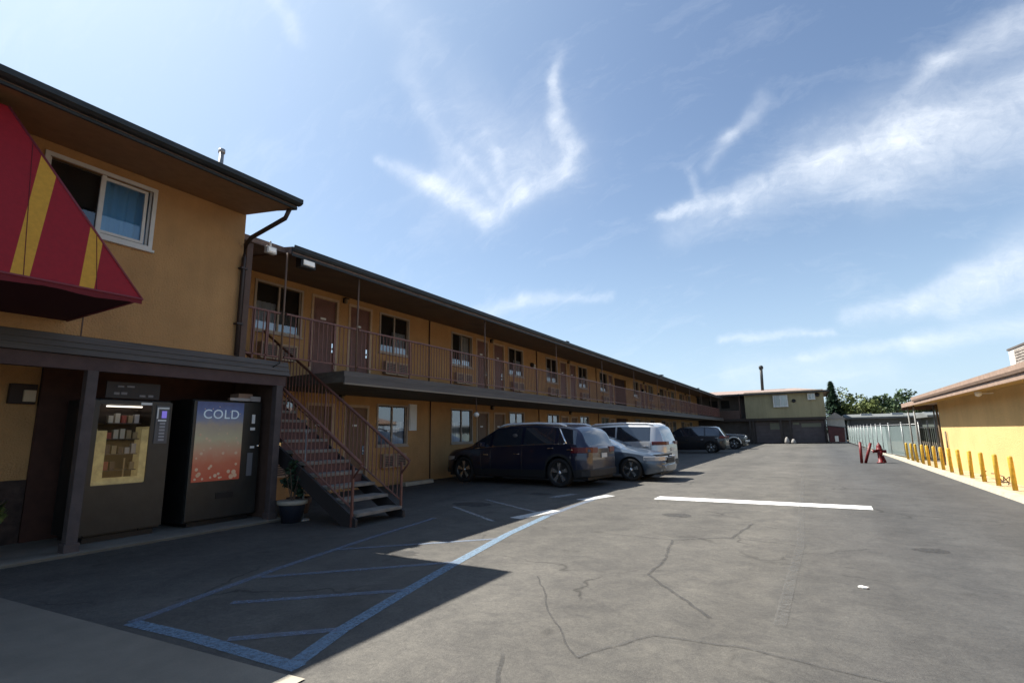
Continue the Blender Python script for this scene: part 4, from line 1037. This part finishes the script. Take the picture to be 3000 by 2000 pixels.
b = MB(); b.tube([(-4.5, 66.5, 5.9), (-4.42, 66.5, 8.75)], .16, 12); b.lathe([(.24, 0), (.24, .3), (.1, .42)], (-4.42, 66.5, 8.5), 'z', 12); b.done('chimney_pipe', FASCIA, rf)
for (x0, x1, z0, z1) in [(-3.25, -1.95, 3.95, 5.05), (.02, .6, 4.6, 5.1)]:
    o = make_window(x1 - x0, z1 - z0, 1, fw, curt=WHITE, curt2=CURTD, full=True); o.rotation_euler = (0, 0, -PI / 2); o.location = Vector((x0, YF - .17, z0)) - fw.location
    # facing -Y
b = MB(); b.lathe([(.0, -.1), (.16, -.08), (.2, 0)], (-1.35, YF - .02, 4.45), 'y', 16); b.lathe([(.0, -.1), (.2, -.08), (.24, 0)], (.85, YF - .02, 5.0), 'y', 16); rw(b.done('wall_vent', BLACK, fw))
for x0 in (-10.2, -8.9):
    b = MB(); b.box(x0, x0 + .9, YF + 2.16, YF + 2.19, 4.0, 4.9); rw(b.done('window', CORE, fw))
b = MB(); b.box(-19, 1.3, YF + .9, 73.9, 0, 2.54); rw(b.done('garage_back', CARPD, fw))
b = MB(); b.box(-19, 1.42, YF - .02, YF + .9, 2.45, 2.715); rw(b.done('garage_beam', mat('dark_beam', (.04, .03, .025), .8), fw))
for x in (-5.9, -5.55, -2.9, -2.0, 1.2):
    b = MB(); b.box(x, x + .16, YF + .02, YF + .18, 0, 2.45); rw(b.done('garage_post', mat('post_dark', (.05, .04, .035), .8), fw))
for (x0, x1) in [(-5.35, -2.95), (-1.8, 1.15)]:
    b = MB()
    for k in range(6): b.box(x0, x1, YF + .82 - .01 * (k % 2), YF + .89, .06 + k * .39, .06 + k * .39 + .37)
    rw(b.done('garage_door', mat('garage_mauve', (.115, .095, .095), .75, var=.12, scale=2), fw))
for (x0, x1, z0, z1) in [(-3.9, -3.0, 1.5, 2.2), (-1.7, -1.1, 1.95, 2.2), (-.9, .9, 1.7, 2.1)]:
    b = MB(); b.box(x0, x1, YF + .78, YF + .805, z0, z1); rw(b.done('garage_panel', mat('pale_olive_panel', (.2, .2, .15), .8), fw))
def smallbag(x, y, h, label, m=mat('bag_grey', (.26, .25, .24), .8)):
    b = MB(); b.lathe([(.0, 0), (.2, .03), (.24, h * .35), (.15, h * .8), (.05, h), (.0, h)], (0, 0, 0), 'z', 10)
    tag(b.done('bag', m, None, loc=(x, y, 0)), label, 'bag')
smallbag(-2.35, 61.6, .7, 'taller pale bag standing in front of the left garage post')
smallbag(-1.75, 61.5, .5, 'shorter pale bag standing right of the taller one before the garages')
# dumpster
dm = thing('dumpster', 'dark red metal dumpster at the right end of the far wing', 'dumpster', (2.15, 62.6, 0))
b = MB(); b.prism([(-.65, .12), (.65, .12), (.72, 1.55), (-.72, 1.75)], -.7, .7, 'y'); b.done('bin', mat('dumpster_red', (.06, .014, .015), .6, var=.25, scale=3), dm, bevel=.02)
b = MB(); b.prism([(-.76, 1.76), (.76, 1.56), (.76, 1.62), (-.76, 1.82)], -.74, .74, 'y'); b.done('lid', BLACK, dm)
b = MB(); b.box(-.2, .1, -.73, -.701, .2, .75); b.done('sticker', VINYL, dm)
sh = thing('shed', 'small pale shed with pointed roof behind the dumpster', 'shed', (2.3, 66, 0))
b = MB(); b.box(-.8, .8, -.8, .8, 0, 2.5); b.done('wall', mat('pale_siding', (.5, .48, .42), .85, var=.1), sh)
b = MB(); b.prism([(-.95, 2.48), (0, 3.2), (.95, 2.48)], -.95, .95, 'y'); b.done('roof', mat('shed_roof', (.35, .33, .3), .9), sh)

# ------------------------------------------------------------------ beyond the fence
def far_building(label, x0, x1, y0, y1, h, rh, wallm, seedn):
    t = thing('warehouse', label, 'building', ((x0 + x1) / 2, y0, 0)); cx, cy = (x0 + x1) / 2, y0
    b = MB(); b.box(x0 - cx, x1 - cx, 0, y1 - y0, 0, h); b.done('wall', wallm, t)
    b = MB(); b.prism([(-.6, h + .001), (-.6, h + .2), ((y1 - y0) / 2, h + rh), (y1 - y0 + .6, h + .2), (y1 - y0 + .6, h + .001)], x0 - cx - .5, x1 - cx + .5, 'x'); b.done('roof', GREYROOF, t)
    rnd = random.Random(seedn)
    for k in range(4):
        x = (x0 - cx) + (x1 - x0) * (k + .6) / 4.6; b = MB(); b.box(x, x + 1.2, -.05, -.004, .8, 1.8); b.done('window', CORE, t)
    for k in range(3):
        x = (x0 - cx) + (x1 - x0) * (k + .4) / 3; b = MB(); b.box(x, x + 1.0, 1, 2.2, h + .2, h + .62); b.done('roof_unit', GALV, t)
far_building('long low grey-roofed building beyond the fence, left of the darker one', 3.9, 12.5, 70, 77, 2.5, .6, mat('far_wall_a', (.10, .11, .108), .9, var=.15), 1)
far_building('dark grey-green building beyond the fence, right of the lighter one and behind the gate', 10.0, 30, 62, 68, 2.4, .5, mat('far_wall_b', (.055, .068, .062), .9, var=.15), 2)
def tree(label, x, y, h, r, n, s, seed, lm, conifer=False, tk=.16, cz=.62):
    t = thing('conifer_tree' if conifer else 'tree', label, 'tree', (x, y, 0), 0, 'trees beyond the far wing'); rnd = random.Random(seed)
    b = MB(); b.tube([(0, 0, 0), (.1, .05, h * .4), (0, 0, h * (.9 if conifer else .72))], tk, 8, r2=tk * .3)
    if not conifer:
        for k in range(4):
            a = k * .9; b.tube([(0, 0, h * .35), (math.cos(a) * r * .35, math.sin(a) * r * .35, h * .55), (math.cos(a) * r * .7, math.sin(a) * r * .7, h * rnd.uniform(.6, .85))], tk * .45, 6, r2=.03)
    b.done('trunk', BARK, t)
    b = MB()
    if conifer:
        for i in range(n):
            f = rnd.random() ** .8; z = h * (.12 + .88 * f); rr0 = r * (1 - f) * rnd.uniform(.25, 1.1) + .05; a = rnd.uniform(0, 2 * PI)
            p = Vector((math.cos(a) * rr0, math.sin(a) * rr0, z - rr0 * .25)); d = Vector((math.cos(a), math.sin(a), -.35)).normalized(); q = d.cross(Vector((0, 0, 1))).normalized(); k = s * rnd.uniform(.6, 1.3)
            b.face([p - d * k, p + q * k * .4, p + d * k, p - q * k * .4])
    else: leaves(b, (0, 0, h * cz), (r, r, h * .40), n, s, rnd, 26, 1.3)
    b.done('crown', lm, t)
tree('tall dark conifer rising behind the right end of the far wing', 2.75, 80, 7.6, 2.0, 3200, .34, 11, LEAF3, True, .2)
tree('light olive-green tree just right of the conifer', 3.9, 81, 5.9, 2.2, 2800, .26, 12, LEAF2)
tree('light green bushy tree right of the olive one', 6.8, 85, 5.8, 2.2, 2600, .28, 13, LEAF2)
tree('dark green round tree left of the dark tree group', 10.6, 112, 7.0, 3.2, 2600, .42, 14, LEAF4)
tree('dark green tree with the highest crown of the right-hand group', 15.0, 118, 7.7, 3.7, 2800, .45, 15, LEAF4)
tree('dark tree at the right end of the group, tapering down', 19.2, 118, 6.7, 3.3, 2400, .45, 16, LEAF3)
tree('small dark tree between the light and dark trees', 8.6, 104, 6.2, 2.4, 1800, .4, 17, LEAF3)
tree('low tree right of the tapering dark tree over the grey roof', 23.2, 120, 5.1, 2.6, 1800, .42, 18, LEAF4)

# ------------------------------------------------------------------ SKY / LIGHT
sd = Vector((-.75, .03, 1.0)).normalized()
elev = math.asin(sd.z); az = math.atan2(sd.x, sd.y)
w = bpy.data.worlds.new('World'); sc.world = w; w.use_nodes = True
nt = w.node_tree; N = nt.nodes; Lk = nt.links; N.clear()
out = N.new('ShaderNodeOutputWorld'); bg = N.new('ShaderNodeBackground'); Lk.new(bg.outputs[0], out.inputs[0])
sky = N.new('ShaderNodeTexSky'); sky.sky_type = 'NISHITA'; sky.sun_disc = False; sky.sun_elevation = elev; sky.sun_rotation = az
sky.air_density = 1.0; sky.dust_density = .8; sky.ozone_density = 1.6; sky.altitude = 50
SKYS = .068
tc = N.new('ShaderNodeTexCoord'); nrm = N.new('ShaderNodeVectorMath'); nrm.operation = 'NORMALIZE'; Lk.new(tc.outputs['Generated'], nrm.inputs[0])
sp = N.new('ShaderNodeSeparateXYZ'); Lk.new(nrm.outputs[0], sp.inputs[0])
def M(op, a, b_=None, c_=None, clamp=False):
    n = N.new('ShaderNodeMath'); n.operation = op; n.use_clamp = clamp
    for i, v in enumerate((a, b_, c_)):
        if v is None: continue
        if isinstance(v, (int, float)): n.inputs[i].default_value = v
        else: Lk.new(v, n.inputs[i])
    return n.outputs[0]
zp = M('ADD', M('MAXIMUM', sp.outputs['Z'], 0.0), 1.0)
s_ = M('DIVIDE', sp.outputs['X'], zp); t_ = M('DIVIDE', sp.outputs['Y'], zp)
cb = N.new('ShaderNodeCombineXYZ'); Lk.new(s_, cb.inputs[0]); Lk.new(t_, cb.inputs[1])
P0 = cb.outputs[0]
def VM(op, a, b_=None, out_=0):
    n = N.new('ShaderNodeVectorMath'); n.operation = op
    for i, v in enumerate((a, b_)):
        if v is None: continue
        if isinstance(v, tuple): n.inputs[i].default_value = v
        else: Lk.new(v, n.inputs[i])
    return n.outputs[out_]
def NZ(vec, scale, det, rough=.6, dist=0.0):
    n = N.new('ShaderNodeTexNoise'); n.inputs['Scale'].default_value = scale; n.inputs['Detail'].default_value = det; n.inputs['Roughness'].default_value = rough; n.inputs['Distortion'].default_value = dist
    Lk.new(vec, n.inputs[0]); return n
wn = NZ(P0, 14, 5, .62).outputs['Color']; warp = VM('SCALE', VM('SUBTRACT', wn, (.5, .5, .5))); N_ = warp.node; N_.inputs['Scale'].default_value = .035
P1 = VM('ADD', P0, warp)
def seg(a, c_, w0, st):
    ax, ay = a; cx_, cy_ = c_; dx, dy = cx_ - ax, cy_ - ay; q = dx * dx + dy * dy
    pa = VM('SUBTRACT', P1, (ax, ay, 0)); dt = VM('DOT_PRODUCT', pa, (dx / q, dy / q, 0), 1); h = M('MAXIMUM', M('MINIMUM', dt, 1.0), 0.0)
    v = N.new('ShaderNodeVectorMath'); v.operation = 'SCALE'; v.inputs[0].default_value = (dx, dy, 0); Lk.new(h, v.inputs['Scale'])
    d = VM('LENGTH', VM('SUBTRACT', pa, v.outputs[0]), None, 1)
    if isinstance(w0, tuple): ww = M('ADD', M('MULTIPLY', h, w0[1] - w0[0]), w0[0]); r = M('DIVIDE', d, ww)
    else: r = M('DIVIDE', d, w0)
    g = M('POWER', 2.718, M('MULTIPLY', M('MULTIPLY', r, r), -1.0))
    if isinstance(st, tuple): return M('MULTIPLY', g, M('ADD', M('MULTIPLY', h, st[1] - st[0]), st[0]))
    return M('MULTIPLY', g, st)
SEGS = [((-.417, .414), (-.38, .477), (.006, .013), (.45, .85)), ((-.38, .477), (-.354, .547), (.013, .012), (.85, .8)),
        ((-.354, .547), (-.295, .55), .012, .75), ((-.295, .55), (-.232, .548), .013, .75), ((-.232, .548), (-.212, .53), .013, .7), ((-.212, .53), (-.22, .489), .010, .75), ((-.22, .489), (-.201, .454), .007, .6), ((-.201, .454), (-.183, .428), .006, (.5, .1)),
        ((-.297, .489), (-.311, .522), .007, .4), ((-.36, .50), (-.25, .52), .05, .30), ((-.333, .466), (-.329, .53), .007, .3), ((-.329, .36), (-.353, .495), .012, .22), ((-.30, .42), (-.27, .52), .03, .2),
        ((-.146, .645), (-.047, .657), (.006, .013), (.6, .8)), ((-.047, .657), (.046, .638), (.013, .017), .85), ((.046, .638), (.123, .627), (.017, .022), .95), ((.123, .627), (.23, .605), (.022, .030), (.95, .85)),
        ((-.13, .67), (.10, .668), .020, .28), ((.10, .668), (.25, .645), .028, .45), ((.086, .615), (.135, .566), (.006, .010), .42), ((.135, .566), (.20, .54), (.01, .018), .42), ((.02, .62), (.20, .57), .024, .22),
        ((-.05, .588), (-.006, .56), (.006, .009), (.5, .3)), ((-.075, .61), (-.05, .588), .008, .22), ((-.096, .602), (-.094, .635), .005, .35),
        ((.131, .813), (.183, .787), (.010, .016), .55), ((.183, .787), (.24, .752), (.016, .03), .75), ((.06, .834), (.174, .813), .012, .40), ((.174, .813), (.25, .78), .018, .5),
        ((-.106, .847), (.039, .854), .006, .5), ((.003, .886), (.133, .871), .008, .45), ((.133, .871), (.25, .832), .014, .5), ((-.1, .90), (.1, .905), .02, .22),
        ((-.43, .662), (-.367, .677), (.014, .010), .35), ((-.367, .677), (-.245, .73), (.010, .006), (.5, .25)), ((-.386, .247), (-.394, .282), .007, .25), ((-.31, .30), (-.30, .36), .02, .14)]
acc = None
for a, c_, w0, stt in SEGS:
    g = seg(a, c_, w0, stt); acc = g if acc is None else M('ADD', acc, g)
mp = N.new('ShaderNodeMapping'); mp.inputs['Rotation'].default_value = (0, 0, .5); mp.inputs['Scale'].default_value = (1, 3.2, 1); Lk.new(P1, mp.inputs[0])
wisp = NZ(mp.outputs[0], 9, 9, .68, .4).outputs['Fac']; fine_ = NZ(P1, 42, 7, .7, .6).outputs['Fac']
tex = M('ADD', M('MULTIPLY', wisp, .9), M('MULTIPLY', fine_, .7)); texr = N.new('ShaderNodeMapRange'); texr.inputs[1].default_value = .50; texr.inputs[2].default_value = 1.05; texr.inputs[3].default_value = .35; texr.inputs[4].default_value = 1.15; Lk.new(tex, texr.inputs[0])
acc = M('SUBTRACT', 1.0, M('POWER', 2.718, M('MULTIPLY', acc, -1.1)))
cl = M('MINIMUM', M('MULTIPLY', acc, texr.outputs[0]), 1.0)
veil = M('MULTIPLY', M('MAXIMUM', M('SUBTRACT', wisp, .52), 0.0), .55); cl = M('MINIMUM', M('ADD', cl, veil), 1.0)
# brighter, paler air towards the sun
sdot = VM('DOT_PRODUCT', nrm.outputs[0], tuple(sd), 1)
glow = M('POWER', M('MAXIMUM', sdot, 0.0), 5.0)
mixc = N.new('ShaderNodeMix'); mixc.data_type = 'RGBA'; Lk.new(M('MULTIPLY', cl, .82), mixc.inputs[0])
skm = N.new('ShaderNodeMix'); skm.data_type = 'RGBA'; skm.inputs[7].default_value = (4.9, 6.7, 8.1, 1)
Lk.new(M('MULTIPLY', glow, .55, clamp=True), skm.inputs[0]); Lk.new(sky.outputs[0], skm.inputs[6])
hz = N.new('ShaderNodeMix'); hz.data_type = 'RGBA'; hz.inputs[7].default_value = (4.1, 5.5, 7.0, 1)
Lk.new(M('MULTIPLY', M('POWER', M('SUBTRACT', 1.0, M('MAXIMUM', sp.outputs['Z'], 0.0)), 4.0), .8), hz.inputs[0]); Lk.new(skm.outputs[2], hz.inputs[6])
Lk.new(hz.outputs[2], mixc.inputs[6]); mixc.inputs[7].default_value = (7.4, 7.8, 8.3, 1)
Lk.new(mixc.outputs[2], bg.inputs[0]); bg.inputs[1].default_value = SKYS
sl = bpy.data.lights.new('sun', 'SUN'); sl.energy = 5.0; sl.angle = math.radians(.5); sl.color = (1, .95, .86)
so = bpy.data.objects.new('sun', sl); C.objects.link(so); so.rotation_euler = sd.to_track_quat('Z', 'Y').to_euler(); so.location = (-30, 0, 40)

# ------------------------------------------------------------------ CAMERA
H = 1.45; f = 1503.0
V1 = Vector((878, -257, -f)); V2 = Vector((-2667, -316, -f))
Yc = V1.normalized(); Xc = -V2.normalized(); Xc = (Xc - Yc * Xc.dot(Yc)).normalized(); Zc = Xc.cross(Yc)
R3 = Matrix((Xc, Yc, Zc))
cam = bpy.data.cameras.new('camera'); co = bpy.data.objects.new('camera', cam); C.objects.link(co)
co.matrix_world = Matrix.Translation((0, 0, H)) @ R3.to_4x4()
cam.sensor_width = 36; cam.lens = 36 * f / 3000; cam.clip_end = 4000; cam.clip_start = .05
sc.camera = co
sc.render.resolution_x = 1024; sc.render.resolution_y = 682
sc.view_settings.view_transform = 'Standard'; sc.view_settings.look = 'None'; sc.view_settings.gamma = 1
sc.view_settings.exposure = 1.2
